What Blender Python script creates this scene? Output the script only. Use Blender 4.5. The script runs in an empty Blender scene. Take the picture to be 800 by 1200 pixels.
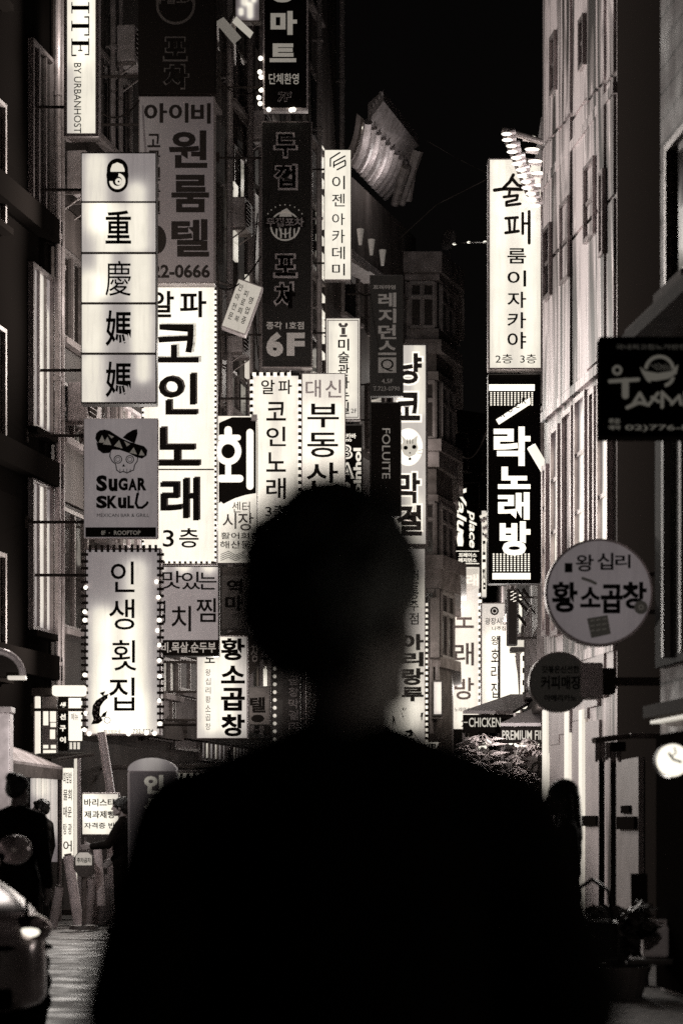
import bpy, bmesh, math, random
from mathutils import Vector, Matrix
random.seed(7)
R = math.radians
SC = bpy.context.scene
COL = SC.collection

# ------------------------------------------------------------------ camera
F = 85.0 / 36.0 * 1200.0          # focal length in photo pixels
CH, HZ = 1.38, 965.0              # camera height, horizon row
cam_d = bpy.data.cameras.new('camera')
cam_d.sensor_fit = 'VERTICAL'; cam_d.sensor_height = 36; cam_d.sensor_width = 24
cam_d.lens = 85; cam_d.shift_y = (HZ - 600.0) / 1200.0
cam_d.clip_start = 0.1; cam_d.clip_end = 2000
cam_d.dof.use_dof = True; cam_d.dof.focus_distance = 44; cam_d.dof.aperture_fstop = 2.2
cam = bpy.data.objects.new('camera', cam_d); COL.objects.link(cam)
cam.location = (0, 0, CH); cam.rotation_euler = (R(90), 0, 0)
SC.camera = cam

# ------------------------------------------------------------------ night sky, exposure
world = bpy.data.worlds.new("World"); SC.world = world; world.use_nodes = True
wn = world.node_tree; wn.nodes.clear()
sky = wn.nodes.new('ShaderNodeTexSky'); sky.sky_type = 'NISHITA'; sky.sun_disc = False
sky.sun_elevation = R(2); sky.sun_rotation = R(200)
bw = wn.nodes.new('ShaderNodeRGBToBW'); cr = wn.nodes.new('ShaderNodeCombineColor')
bg = wn.nodes.new('ShaderNodeBackground'); wo = wn.nodes.new('ShaderNodeOutputWorld')
wn.links.new(sky.outputs[0], bw.inputs[0])
for i, k in enumerate((1.0, .88, .84)):
    m = wn.nodes.new('ShaderNodeMath'); m.operation = 'MULTIPLY'; m.inputs[1].default_value = k
    wn.links.new(bw.outputs[0], m.inputs[0]); wn.links.new(m.outputs[0], cr.inputs[i])
wn.links.new(cr.outputs[0], bg.inputs['Color']); bg.inputs['Strength'].default_value = 0.0012
wn.links.new(bg.outputs[0], wo.inputs['Surface'])
vs = SC.view_settings
SC.display_settings.display_device = 'sRGB'
vs.view_transform = 'Standard'; vs.look = 'None'; vs.gamma = 1; vs.exposure = 0.0
vs.use_curve_mapping = False
SC.cycles.max_bounces = 6; SC.cycles.diffuse_bounces = 3; SC.cycles.glossy_bounces = 3
SC.cycles.sample_clamp_indirect = 3.0
SC.cycles.use_denoising = False; SC.cycles.use_adaptive_sampling = False; SC.cycles.sample_clamp_direct = 6.0     # keep a little sensor-like grain

# ------------------------------------------------------------------ helpers
def P(px, py, d): return Vector(((px - 400) * d / F, d, CH - (py - HZ) * d / F))
def warm(v):
    t = min(1, v / .4); return (v, v * (.82 + .06 * t), v * (.74 + .15 * t), 1)          # greys of the toned print
LIT = (1.0, .932, .785, 1)
THROW = 4.2                       # lit faces are brighter than the print can show

class MB:
    def __init__(s): s.bm = bmesh.new()
    def box(s, x0, x1, y0, y1, z0, z1, bevel=0):
        r = bmesh.ops.create_cube(s.bm, size=1)
        for v in r['verts']:
            v.co = Vector(((x0 + x1) / 2 + v.co.x * (x1 - x0), (y0 + y1) / 2 + v.co.y * (y1 - y0), (z0 + z1) / 2 + v.co.z * (z1 - z0)))
        if bevel:
            es = list({e for v in r['verts'] for e in v.link_edges})
            bmesh.ops.bevel(s.bm, geom=es, offset=bevel, segments=2, affect='EDGES', profile=.5)
        return s
    def tube(s, p0, p1, r0, r1=None, seg=10):
        p0, p1 = Vector(p0), Vector(p1); r1 = r0 if r1 is None else r1
        d = p1 - p0; L = d.length
        if L < 1e-6: return s
        M = Matrix.Translation((p0 + p1) / 2) @ d.to_track_quat('Z', 'Y').to_matrix().to_4x4()
        bmesh.ops.create_cone(s.bm, cap_ends=True, segments=seg, radius1=r0, radius2=r1, depth=L, matrix=M)
        return s
    def path(s, pts, r, seg=8):
        for a, b in zip(pts[:-1], pts[1:]): s.tube(a, b, r, r, seg)
        for p in pts[1:-1]: s.ball(p, (r, r, r), 8, 6)
        return s
    def ball(s, c, rad, u=16, v=10, M=None):
        T = Matrix.Translation(Vector(c))
        if M is not None: T = T @ M
        T = T @ Matrix.Diagonal((rad[0], rad[1], rad[2], 1)); nv = s.bm.verts.new
        rows = [[nv(T @ Vector((math.sin(math.pi * i / v) * math.cos(2 * math.pi * j / u), math.sin(math.pi * i / v) * math.sin(2 * math.pi * j / u), math.cos(math.pi * i / v)))) for j in range(u)] for i in range(1, v)]
        t, b = nv(T @ Vector((0, 0, 1))), nv(T @ Vector((0, 0, -1))); nf = s.bm.faces.new
        for j in range(u):
            k = (j + 1) % u; nf((t, rows[0][j], rows[0][k])); nf((b, rows[-1][k], rows[-1][j]))
            for i in range(v - 2): nf((rows[i][j], rows[i + 1][j], rows[i + 1][k], rows[i][k]))
        return s
    def prism(s, pts, z0, z1):
        a = [s.bm.verts.new((p[0], p[1], z0)) for p in pts]; b = [s.bm.verts.new((p[0], p[1], z1)) for p in pts]
        n = len(pts)
        s.bm.faces.new(a[::-1]); s.bm.faces.new(b)
        for i in range(n): s.bm.faces.new((a[i], a[(i + 1) % n], b[(i + 1) % n], b[i]))
        return s
    def hull(s, bot, top):      # two matching 3-D loops joined
        a = [s.bm.verts.new(p) for p in bot]; b = [s.bm.verts.new(p) for p in top]; n = len(a)
        s.bm.faces.new(a[::-1]); s.bm.faces.new(b)
        for i in range(n): s.bm.faces.new((a[i], a[(i + 1) % n], b[(i + 1) % n], b[i]))
        return s
    def face(s, pts): s.bm.faces.new([s.bm.verts.new(p) for p in pts]); return s
    def build(s, name, m, parent=None, smooth=False, bevel=0, recalc=True):
        if recalc: bmesh.ops.recalc_face_normals(s.bm, faces=s.bm.faces)
        if bevel: bmesh.ops.bevel(s.bm, geom=list(s.bm.edges), offset=bevel, segments=2, affect='EDGES')
        me = bpy.data.meshes.new(name); s.bm.to_mesh(me); s.bm.free()
        if smooth:
            for p in me.polygons: p.use_smooth = True
        me.materials.append(m)
        o = bpy.data.objects.new(name, me); COL.objects.link(o)
        if parent: o.parent = parent
        return o

def tag(o, label, cat, group=None):
    o['label'] = label; o['category'] = cat
    if group: o['group'] = group
    return o
def thing(name, label, cat, loc=(0, 0, 0), rz=0, group=None):
    o = bpy.data.objects.new(name, None); COL.objects.link(o); o.empty_display_size = .2
    o.location = loc; o.rotation_euler = (0, 0, rz)
    return tag(o, label, cat, group)
def struct(o): o['kind'] = 'structure'; return o

# ------------------------------------------------------------------ materials
_M = {}
def nodes(name):
    m = bpy.data.materials.new(name); m.use_nodes = True
    nt = m.node_tree; b = nt.nodes['Principled BSDF']
    return m, nt, b
def mapping(nt, sc=(1, 1, 1), rot=(0, 0, 0)):
    tc = nt.nodes.new('ShaderNodeTexCoord'); mp = nt.nodes.new('ShaderNodeMapping')
    mp.inputs['Scale'].default_value = sc; mp.inputs['Rotation'].default_value = rot
    nt.links.new(tc.outputs['Object'], mp.inputs['Vector']); return mp
def ramp(nt, src, stops):
    r = nt.nodes.new('ShaderNodeValToRGB'); e = r.color_ramp.elements
    e[0].position, e[0].color = stops[0]; e[1].position, e[1].color = stops[-1]
    for p, c in stops[1:-1]:
        x = e.new(p); x.color = c
    nt.links.new(src, r.inputs[0]); return r
def paint(v, rough=.5, metal=0, var=.25, scale=6, stretch=(1, 1, 1), bump=.15, key=None):
    """worn paint / plaster / metal: base grey with noise wear and streaks"""
    k = ('paint', v, rough, metal, var, scale, stretch, bump)
    if k in _M: return _M[k]
    m, nt, b = nodes('worn_surface')
    mp = mapping(nt, stretch)
    n = nt.nodes.new('ShaderNodeTexNoise'); n.inputs['Scale'].default_value = scale; n.inputs['Detail'].default_value = 6
    nt.links.new(mp.outputs[0], n.inputs['Vector'])
    r = ramp(nt, n.outputs[0], [(.3, warm(v * (1 - var))), (.72, warm(min(1, v * (1 + var))))])
    nt.links.new(r.outputs[0], b.inputs['Base Color'])
    b.inputs['Roughness'].default_value = rough; b.inputs['Metallic'].default_value = metal
    if rough >= .65: b.inputs['Specular IOR Level'].default_value = .04
    if bump:
        bp = nt.nodes.new('ShaderNodeBump'); bp.inputs['Strength'].default_value = bump; bp.inputs['Distance'].default_value = .02
        nt.links.new(n.outputs[0], bp.inputs['Height']); nt.links.new(bp.outputs[0], b.inputs['Normal'])
    _M[k] = m; return m
def plain(v, rough=.6, metal=0):
    k = ('plain', v, rough, metal)
    if k in _M: return _M[k]
    m, nt, b = nodes('flat_paint'); b.inputs['Base Color'].default_value = warm(v)
    b.inputs['Roughness'].default_value = rough; b.inputs['Metallic'].default_value = metal
    if v < .07 and rough > .4: b.inputs['Specular IOR Level'].default_value = 0
    _M[k] = m; return m
def lit(s=1.3, base=.5):  # weak strengths paint light onto faces that have no lamp
    k = ('lit', s, base)
    if k in _M: return _M[k]
    m, nt, b = nodes('lamp_or_painted_glow'); b.inputs['Base Color'].default_value = warm(base)
    b.inputs['Emission Color'].default_value = LIT; b.inputs['Emission Strength'].default_value = s
    b.inputs['Roughness'].default_value = .5; m.cycles.emission_sampling = 'NONE'
    _M[k] = m; return m
def tubes(floor, gain, lamps, base=.35):
    """translucent acrylic lit by fluorescent tubes inside, or glow painted on unlit faces: lamps = (cx, z0, z1, radius) in sign metres"""
    m, nt, b = nodes('backlit_or_painted_glow')
    b.inputs['Base Color'].default_value = warm(base); b.inputs['Roughness'].default_value = .35
    tc = nt.nodes.new('ShaderNodeTexCoord'); sp = nt.nodes.new('ShaderNodeSeparateXYZ')
    nt.links.new(tc.outputs['Object'], sp.inputs[0])
    def mth(op, a, bb=None, c=None):
        n = nt.nodes.new('ShaderNodeMath'); n.operation = op
        for i, x in enumerate((a, bb, c)):
            if x is None: continue
            if isinstance(x, (int, float)): n.inputs[i].default_value = x
            else: nt.links.new(x, n.inputs[i])
        return n.outputs[0]
    tot = None
    for cx, z0, z1, rad in lamps:
        dx = mth('SUBTRACT', sp.outputs[0], cx)
        dz = mth('MAXIMUM', mth('SUBTRACT', mth('ABSOLUTE', mth('SUBTRACT', sp.outputs[2], (z0 + z1) / 2)), abs(z1 - z0) / 2), 0)
        q = mth('DIVIDE', mth('ADD', mth('MULTIPLY', dx, dx), mth('MULTIPLY', dz, dz)), rad * rad)
        g = mth('DIVIDE', 1.0, mth('ADD', 1.0, mth('MULTIPLY', q, q)))
        tot = g if tot is None else mth('ADD', tot, g)
    nz = nt.nodes.new('ShaderNodeTexNoise'); nz.inputs['Scale'].default_value = 2.2; nz.inputs['Detail'].default_value = 4
    nt.links.new(tc.outputs['Object'], nz.inputs['Vector'])
    if tot is None: tot = mth('ADD', 0.0, 0.0)
    e = mth('ADD', mth('MULTIPLY', tot, gain), floor)
    e = mth('MULTIPLY', e, mth('ADD', .82, mth('MULTIPLY', nz.outputs[0], .36)))
    mpd = mapping(nt, (7, 1, .7)); nd = nt.nodes.new('ShaderNodeTexNoise'); nd.inputs['Scale'].default_value = 2.5; nd.inputs['Detail'].default_value = 6
    nt.links.new(mpd.outputs[0], nd.inputs['Vector']); rd = ramp(nt, nd.outputs[0], [(.33, (.9, .9, .9, 1)), (.5, (1, 1, 1, 1))])     # grime runs on the acrylic
    e = mth('MULTIPLY', e, rd.outputs[0])
    rc = ramp(nt, e, [(.04, (1, .86, .9, 1)), (.3, (1, .915, .87, 1)), (.85, LIT)]); nt.links.new(rc.outputs[0], b.inputs['Emission Color'])
    nt.links.new(e, b.inputs['Emission Strength']); m.cycles.emission_sampling = 'NONE'
    return m
def glass(v=.02, rough=.08):
    k = ('glass', v, rough)
    if k in _M: return _M[k]
    m, nt, b = nodes('dark_window_glass'); b.inputs['Base Color'].default_value = warm(v)
    b.inputs['Roughness'].default_value = rough; b.inputs['Specular IOR Level'].default_value = .8
    mp = mapping(nt); n = nt.nodes.new('ShaderNodeTexNoise'); n.inputs['Scale'].default_value = 1.5
    nt.links.new(mp.outputs[0], n.inputs[0])
    bp = nt.nodes.new('ShaderNodeBump'); bp.inputs['Strength'].default_value = .12; bp.inputs['Distance'].default_value = .05
    nt.links.new(n.outputs[0], bp.inputs['Height']); nt.links.new(bp.outputs[0], b.inputs['Normal'])
    _M[k] = m; return m
def brick(v, mortar, bw_=.42, bh=.16, plane='xz', rough=.7, msize=.012, rot=0):
    m, nt, b = nodes('brickwork')
    tc = nt.nodes.new('ShaderNodeTexCoord'); sp = nt.nodes.new('ShaderNodeSeparateXYZ'); cb = nt.nodes.new('ShaderNodeCombineXYZ')
    nt.links.new(tc.outputs['Object'], sp.inputs[0])
    nt.links.new(sp.outputs[0], cb.inputs[0]); nt.links.new(sp.outputs[2 if plane == 'xz' else 1], cb.inputs[1])
    mp = nt.nodes.new('ShaderNodeMapping'); mp.inputs['Rotation'].default_value = (0, 0, rot)
    nt.links.new(cb.outputs[0], mp.inputs[0])
    t = nt.nodes.new('ShaderNodeTexBrick'); t.inputs['Scale'].default_value = 1
    t.inputs['Brick Width'].default_value = bw_; t.inputs['Row Height'].default_value = bh
    t.inputs['Mortar Size'].default_value = msize; t.inputs['Mortar Smooth'].default_value = .2
    t.inputs['Color1'].default_value = warm(v * .8); t.inputs['Color2'].default_value = warm(v * 1.2); t.inputs['Mortar'].default_value = warm(mortar)
    nt.links.new(mp.outputs[0], t.inputs['Vector'])
    n = nt.nodes.new('ShaderNodeTexNoise'); n.inputs['Scale'].default_value = 2.5; n.inputs['Detail'].default_value = 8
    nt.links.new(tc.outputs['Object'], n.inputs['Vector'])
    mx = nt.nodes.new('ShaderNodeMix'); mx.data_type = 'RGBA'; mx.blend_type = 'MULTIPLY'; mx.inputs['Factor'].default_value = .6
    r = ramp(nt, n.outputs[0], [(.3, (.5, .5, .5, 1)), (.7, (1, 1, 1, 1))])
    nt.links.new(t.outputs[0], mx.inputs['A']); nt.links.new(r.outputs[0], mx.inputs['B'])
    nt.links.new(mx.outputs['Result'], b.inputs['Base Color'])
    rr = ramp(nt, n.outputs[0], [(.3, (rough * .7,) * 3 + (1,)), (.7, (min(1, rough * 1.25),) * 3 + (1,))])
    nt.links.new(rr.outputs[0], b.inputs['Roughness'])
    bp = nt.nodes.new('ShaderNodeBump'); bp.inputs['Strength'].default_value = .6; bp.inputs['Distance'].default_value = .01
    nt.links.new(t.outputs['Fac'], bp.inputs['Height']); bp.invert = True
    nt.links.new(bp.outputs[0], b.inputs['Normal'])
    return m
def rolled_metal(v=.55, rough=.28, metal=.1):
    """metal cladding with long vertical waves and sign reflections painted into its colour as streaks"""
    m, nt, b = nodes('metal_with_painted_reflections')
    mp = mapping(nt, (1.05, 1, .085), (0, R(3), 0)); n = nt.nodes.new('ShaderNodeTexNoise'); n.inputs['Scale'].default_value = 2.2; n.inputs['Detail'].default_value = 2.5
    n.inputs['Roughness'].default_value = .5; n.inputs['Distortion'].default_value = 1.6
    nt.links.new(mp.outputs[0], n.inputs['Vector'])
    r = ramp(nt, n.outputs[0], [(.38, warm(v * .06)), (.425, warm(v * .4)), (.47, warm(v * .55)), (.5, warm(v * 1.3)), (.545, warm(v * .6)), (.59, warm(min(.95, v * 1.5)))])
    nt.links.new(r.outputs[0], b.inputs['Base Color'])
    b.inputs['Metallic'].default_value = metal; b.inputs['Roughness'].default_value = .42; b.inputs['Specular IOR Level'].default_value = .35
    bp = nt.nodes.new('ShaderNodeBump'); bp.inputs['Strength'].default_value = .5; bp.inputs['Distance'].default_value = .05
    nt.links.new(n.outputs[0], bp.inputs['Height']); nt.links.new(bp.outputs[0], b.inputs['Normal'])
    return m

BRK = plain(.05, .6); BLACK = plain(.012, .45); INK = plain(.015, .5); ALU = paint(.42, .4, .6, .2, 8); DARKCASE = paint(.06, .5, 0, .3, 8)
STEEL = paint(.2, .45, .5, .3, 10); WHITE = paint(.7, .5, 0, .1, 4); GREYINK = plain(.4, .6)

# ------------------------------------------------------------------ lettering and emblems
_TXT = {}
TS = bpy.data.scenes.new('lettering_bench')       # scratch scene, removed at the end
def text_geo(s, bold=0.0, shear=0.0):
    k = (s, bold, shear)
    if k in _TXT: return _TXT[k]
    c = bpy.data.curves.new('lettering', 'FONT'); c.body = s; c.size = 1; c.offset = bold; c.shear = shear
    c.resolution_u = 3
    o = bpy.data.objects.new('lettering', c); TS.collection.objects.link(o)
    TS.view_layers[0].update(); dg = TS.view_layers[0].depsgraph
    me = bpy.data.meshes.new_from_object(o.evaluated_get(dg))
    vs_ = [(v.co.x, v.co.y) for v in me.vertices]; fs = [tuple(p.vertices) for p in me.polygons]
    bpy.data.objects.remove(o); bpy.data.curves.remove(c); bpy.data.meshes.remove(me)
    _TXT[k] = (vs_, fs); return _TXT[k]
SERIF = {  # rectangles of thick stems and thin serifs, unit cell
 'I': (.5, [(.16, 0, .34, 1), (0, 0, .5, .06), (0, .94, .5, 1)]),
 'T': (.86, [(.34, 0, .52, 1), (.2, 0, .66, .06), (0, .94, .86, 1), (0, .72, .07, .94), (.79, .72, .86, .94)]),
 'E': (.78, [(.12, 0, .3, 1), (0, 0, .78, .06), (0, .94, .74, 1), (.3, .47, .56, .53), (.71, .06, .78, .28), (.68, .74, .74, .94), (.5, .38, .56, .62)]),
 'U': (.95, [(.1, .2, .28, 1), (0, .94, .42, 1), (.7, .2, .78, 1), (.55, .94, .95, 1), (.14, .1, .3, .2), (.2, .03, .4, .1), (.26, 0, .62, .05), (.58, .04, .72, .11), (.66, .1, .77, .2)]),
 'L': (.78, [(.12, 0, .3, 1), (0, 0, .78, .06), (0, .94, .44, 1), (.71, .06, .78, .3)]),
 'F': (.74, [(.12, 0, .3, 1), (0, 0, .44, .06), (0, .94, .74, 1), (.3, .47, .56, .53), (.68, .72, .74, .94)]),
 'O': (.9, [(.02, .25, .2, .75), (.7, .25, .88, .75), (.1, .1, .26, .25), (.64, .1, .8, .25), (.1, .75, .26, .9), (.64, .75, .8, .9), (.22, 0, .68, .08), (.22, .92, .68, 1), (.16, .05, .3, .12), (.6, .05, .74, .12)]),
}
class Ink:
    """flat lettering, in photo pixels, on a face at depth d; frame = (pxc, pyb) local origin"""
    def __init__(s, pxc, pyb, d, lay=0): s.mb = MB(); s.c = pxc; s.b = pyb; s.d = d; s.k = 0; s.lay = lay
    def L(s, x, y): return Vector(((x - s.c) * s.d / F, -(.006 + .004 * s.lay + .0007 * s.k), -(y - s.b) * s.d / F))
    def nx(s): s.k = (s.k + 1) % 9
    def fit(s, vs_, fs, r, rot=0):
        if rot: vs_ = [(y, -x) for x, y in vs_] if rot == 1 else [(-y, x) for x, y in vs_]
        if not vs_: return
        xa = min(v[0] for v in vs_); xb = max(v[0] for v in vs_); ya = min(v[1] for v in vs_); yb = max(v[1] for v in vs_)
        out = []
        for x, y in vs_:
            out.append(s.mb.bm.verts.new(s.L(r[0] + (x - xa) / max(1e-6, xb - xa) * (r[2] - r[0]), r[3] - (y - ya) / max(1e-6, yb - ya) * (r[3] - r[1]))))
        for f in fs:
            try: s.mb.bm.faces.new([out[i] for i in f])
            except ValueError: pass
        s.nx()
    def t(s, txt, x0, y0, x1, y1, bold=.02, rot=0, shear=0):
        v, f = text_geo(txt, bold, shear); s.fit(v, f, (x0, y0, x1, y1), rot); return s
    def col(s, txt, x0, x1, ys, bold=.02, shear=0):
        for c, (a, b) in zip(txt, ys): s.t(c, x0, a, x1, b, bold, 0, shear)
        return s
    def even(s, txt, x0, x1, y0, y1, gap=.15, bold=.02):
        h = (y1 - y0) / len(txt)
        return s.col(txt, x0, x1, [(y0 + i * h, y0 + (i + 1) * h - gap * h) for i in range(len(txt))], bold)
    def serif(s, txt, x0, y0, x1, y1, rot=1):
        vs_, fs = [], []; cx = 0
        for ch in txt:
            w, rs = SERIF[ch]
            for a, b, c, d in rs:
                n = len(vs_); vs_ += [(cx + a, b), (cx + c, b), (cx + c, d), (cx + a, d)]; fs.append((n, n + 1, n + 2, n + 3))
            cx += w + .12
        s.fit(vs_, fs, (x0, y0, x1, y1), rot); return s
    def poly(s, pts): s.mb.face([s.L(*p) for p in pts]); s.nx(); return s
    def rect(s, x0, y0, x1, y1): return s.poly([(x0, y0), (x0, y1), (x1, y1), (x1, y0)])
    def disc(s, cx, cy, rx, ry=None, n=28):
        ry = rx if ry is None else ry
        return s.poly([(cx + rx * math.cos(2 * math.pi * i / n), cy - ry * math.sin(2 * math.pi * i / n)) for i in range(n)])
    def ring(s, cx, cy, r0, r1, n=32, a0=0, a1=360, k=1.0):
        for i in range(n):
            a = R(a0 + (a1 - a0) * i / n); b = R(a0 + (a1 - a0) * (i + 1) / n)
            s.mb.face([s.L(cx + q * math.cos(w), cy - k * q * math.sin(w)) for q, w in ((r0, a), (r1, a), (r1, b), (r0, b))])
        s.nx(); return s
    def stroke(s, pts, w):
        for i, (a, b) in enumerate(zip(pts[:-1], pts[1:])):
            dx, dy = b[0] - a[0], b[1] - a[1]; l = math.hypot(dx, dy) or 1; nx, ny = -dy / l * w / 2, dx / l * w / 2
            s.poly([(a[0] + nx, a[1] + ny), (b[0] + nx, b[1] + ny), (b[0] - nx, b[1] - ny), (a[0] - nx, a[1] - ny)])
        for p in pts: s.disc(p[0], p[1], w / 2, n=12)
        return s
    def frame(s, x0, y0, x1, y1, w):
        s.rect(x0, y0, x1, y0 + w); s.rect(x0, y1 - w, x1, y1); s.rect(x0, y0 + w, x0 + w, y1 - w); s.rect(x1 - w, y0 + w, x1, y1 - w); return s
    def build(s, name, m, parent): return s.mb.build(name, m, parent, recalc=False)

# street lines: walls of the left and right rows
def XL(d): return -4.76 + .17 * (d - 33)
def DL(px): return 10.37 / (.17 - (px - 400) / F)
class Sign:
    def __init__(s, name, label, rect, d, face, case=None, t=.24, border=1.5, group='signs hung along the street', cat='sign', wall='L', arms=None, armr=.022, panel='panel', cbevel=.012):
        s.x0, s.y0, s.x1, s.y1 = rect; s.d = d; s.t = t
        s.c = (s.x0 + s.x1) / 2; s.k = d / F
        s.root = thing(name, label, cat, P(s.c, s.y1, d), 0, group)
        w = (s.x1 - s.x0) / 2 * s.k; h = (s.y1 - s.y0) * s.k; s.w, s.h = w, h
        MB().box(-w, w, .006, t, 0, h, cbevel).build('casing', case or ALU, s.root)
        b = border * s.k
        if face: MB().box(-w + b, w - b, -.002, .02, b, h - b).build(panel, face, s.root)
        if wall:
            far = d + t / 2
            wx = (XL(far) if wall == 'L' else wall) - s.root.location.x
            for f in (arms or (.14, .86)):
                mb = MB(); mb.tube((wx, t / 2, h * f), ((-w if wx < 0 else w), t / 2, h * f), armr, armr, 8)
                mb.box(wx - .02, wx + .02, t / 2 - .07, t / 2 + .07, h * f - .09, h * f + .09); mb.build('bracket', BRK, s.root)
    def throw(s, k=1.0, fr=1.0, rows=None, back=.22):      # the light the two lit faces throw into the street
        A = 4 * s.w * s.h * fr; rows = rows or max(1, min(3, round(s.h / (2.2 * s.w * 2))))
        pn = [c for c in s.root.children if c.name.split('.')[0] == 'panel']
        for c in pn:
            o = c.copy(); COL.objects.link(o); o.parent = s.root; o.location.y += s.t - .018
        for sgn, kk, n in ((-1, 1, rows), (1, back, 1)):
            for i in range(n):
                ld = bpy.data.lights.new('sign_lamp', 'SPOT'); ld.energy = THROW * k * kk * A * 4 * math.pi / n; ld.color = (1, .935, .865); ld.spot_size = R(172); ld.spot_blend = 1; ld.shadow_soft_size = 0
                lo = bpy.data.objects.new('sign_lamp', ld); COL.objects.link(lo); lo.parent = s.root
                lo.location = (0, -.08 if sgn < 0 else s.t + .08, s.h * (i + .5) / n); lo.rotation_euler = (R(90 * sgn), 0, 0)
    def ink(s, lay=0): return Ink(s.c, s.y1, s.d, lay)
    def lx(s, px): return (px - s.c) * s.k
    def lz(s, py): return (s.y1 - py) * s.k
    def rope(s, x0, y0, x1, y1, step=.085, r=.016, sides='LRTB', dark=True):
        a, b, lo, hi = s.lx(x0), s.lx(x1), s.lz(y1), s.lz(y0); m = MB(); g = MB()
        segs = {'L': ((a, lo), (a, hi)), 'R': ((b, lo), (b, hi)), 'T': ((a, hi), (b, hi)), 'B': ((a, lo), (b, lo))}
        for q in sides:
            (xa, za), (xb, zb) = segs[q]; l = math.hypot(xb - xa, zb - za); n = int(l / step); ux, uz = (xb - xa) / l, (zb - za) / l
            g.tube((xa, -.022, za), (xb, -.022, zb), r * .9, seg=6)
            for i in range(n):
                t0, t1 = i * step + step * .1, i * step + step * .62
                m.tube((xa + ux * t0, -.022, za + uz * t0), (xa + ux * t1, -.022, za + uz * t1), r * 1.25, seg=6)
        g.build('rope_tube', plain(.03), s.root); m.build('rope_light', lit(1.3), s.root)
    def bulbs(s, pts, r=.03, strength=2.2, px=True):
        first = None
        for x, y in pts:
            loc = (s.lx(x), -.035, s.lz(y))
            if first is None:
                first = MB().ball((0, 0, 0), (r, r, r), 10, 8).build('bulb', lit(strength), s.root, smooth=True); o = first
            else:
                o = first.copy(); COL.objects.link(o); o.parent = s.root
            o.location = loc
    def tubes(s, floor, gain, lamps):     # lamps in pixels: cx, y0, y1, r
        return tubes(floor, gain, [(s.lx(a), s.lz(y1), s.lz(y0), r * s.k) for a, y0, y1, r in lamps])
# ------------------------------------------------------------------ ground
g = MB().box(-60, 60, -30, 260, -.3, 0).build('street_pavement', brick(.1, .008, .42, .21, 'xy', .75, .024, R(32)), None); struct(g)

# ------------------------------------------------------------------ buildings
class Bld:
    def __init__(s, name, label, p0, p1, depth, h, m, side, base=0):
        s.p0 = Vector(p0); s.dir = (Vector(p1) - s.p0); s.len = s.dir.length; s.dir.normalize()
        s.o = -1 if side == 'L' else 1
        s.root = thing(name, label, 'building', (p0[0], p0[1], 0), math.atan2(s.dir.y, s.dir.x))
        s.h = h
        ya, yb = sorted((0, -s.o * depth))
        s.wall = MB().box(0, s.len, ya, yb, base, h).build('wall', m, s.root)
    def u(s, px):
        r = Vector(((px - 400) / F, 1)); n = Vector((-s.dir.y, s.dir.x)); d = s.p0.dot(n) / r.dot(n)
        q = r * d; return (q - s.p0).dot(s.dir), d
    def z(s, py, d): return CH - (py - HZ) * d / F
    def loc(s, px0, py0, px1, py1):
        ua, da = s.u(px0); ub, db = s.u(px1); dm = (da + db) / 2
        return min(ua, ub), max(ua, ub), s.z(py1, dm), s.z(py0, dm)
    def box(s, mb, u0, u1, v0, v1, z0, z1, bev=0):
        a, b = sorted((s.o * v0, s.o * v1)); return mb.box(u0, u1, a, b, z0, z1, bev)
    def add(s, name, u0, u1, v0, v1, z0, z1, m, parent=None, bev=0):
        return s.box(MB(), u0, u1, v0, v1, z0, z1, bev).build(name, m, parent or s.root)
    def win(s, u0, u1, z0, z1, gl=None, fr=None, nx=1, nz=1, fw=.06, sill=True, name='window'):
        w = s.add(name, u0 + fw * .5, u1 - fw * .5, .004, .03, z0 + fw * .5, z1 - fw * .5, gl or glass())
        mb = MB()
        s.box(mb, u0, u0 + fw, .003, .085, z0, z1); s.box(mb, u1 - fw, u1, .003, .085, z0, z1)
        s.box(mb, u0 + fw, u1 - fw, .003, .083, z0, z0 + fw); s.box(mb, u0 + fw, u1 - fw, .003, .083, z1 - fw, z1)
        for i in range(1, nx):
            c = u0 + (u1 - u0) * i / nx; s.box(mb, c - .025, c + .025, .004, .07, z0 + fw, z1 - fw)
        for i in range(1, nz):
            c = z0 + (z1 - z0) * i / nz; s.box(mb, u0 + fw, u1 - fw, .004, .064, c - .025, c + .025)
        mb.build('frame', fr or STEEL, w)
        if sill: s.add('sill', u0 - .06, u1 + .06, .002, .16, z0 - .09, z0 - .003, (plain(.01, .9) if s.h == 19 else CONC), w)
        return w
    def winpx(s, px0, py0, px1, py1, **k): return s.win(*s.loc(px0, py0, px1, py1), **k)
    def band(s, z0, z1, v=.18, m=None, name='ledge', u0=0, u1=None): return s.add(name, u0 + .002, (s.len if u1 is None else u1) - .002, .001, v, z0, z1, m or CONC)
    def pipe(s, u, z0, z1, r=.05, v=.12, m=None):
        y = s.o * v; mb = MB().tube((u, y, z0), (u, y, z1), r, r, 10)
        zz = z0 + .5
        while zz < z1:
            mb.tube((u, y, zz), (u, y, zz + .06), r * 1.35, r * 1.35, 10); a, b = sorted((0, y)); mb.box(u - .015, u + .015, a, b, zz + .015, zz + .045); zz += 2.1
        return mb.build('drain_pipe', m or paint(.3, .4, .3), s.root, smooth=False)
    def floors(s, z0, n, dz, us, w, h, skip=(), **k):
        for i in range(n):
            for j, u in enumerate(us):
                if (i, j) in skip: continue
                if u - w / 2 > .1 and u + w / 2 < s.len - .1 and z0 + i * dz + h < s.h - .3: s.win(u - w / 2, u + w / 2, z0 + i * dz, z0 + i * dz + h, **k)

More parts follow.
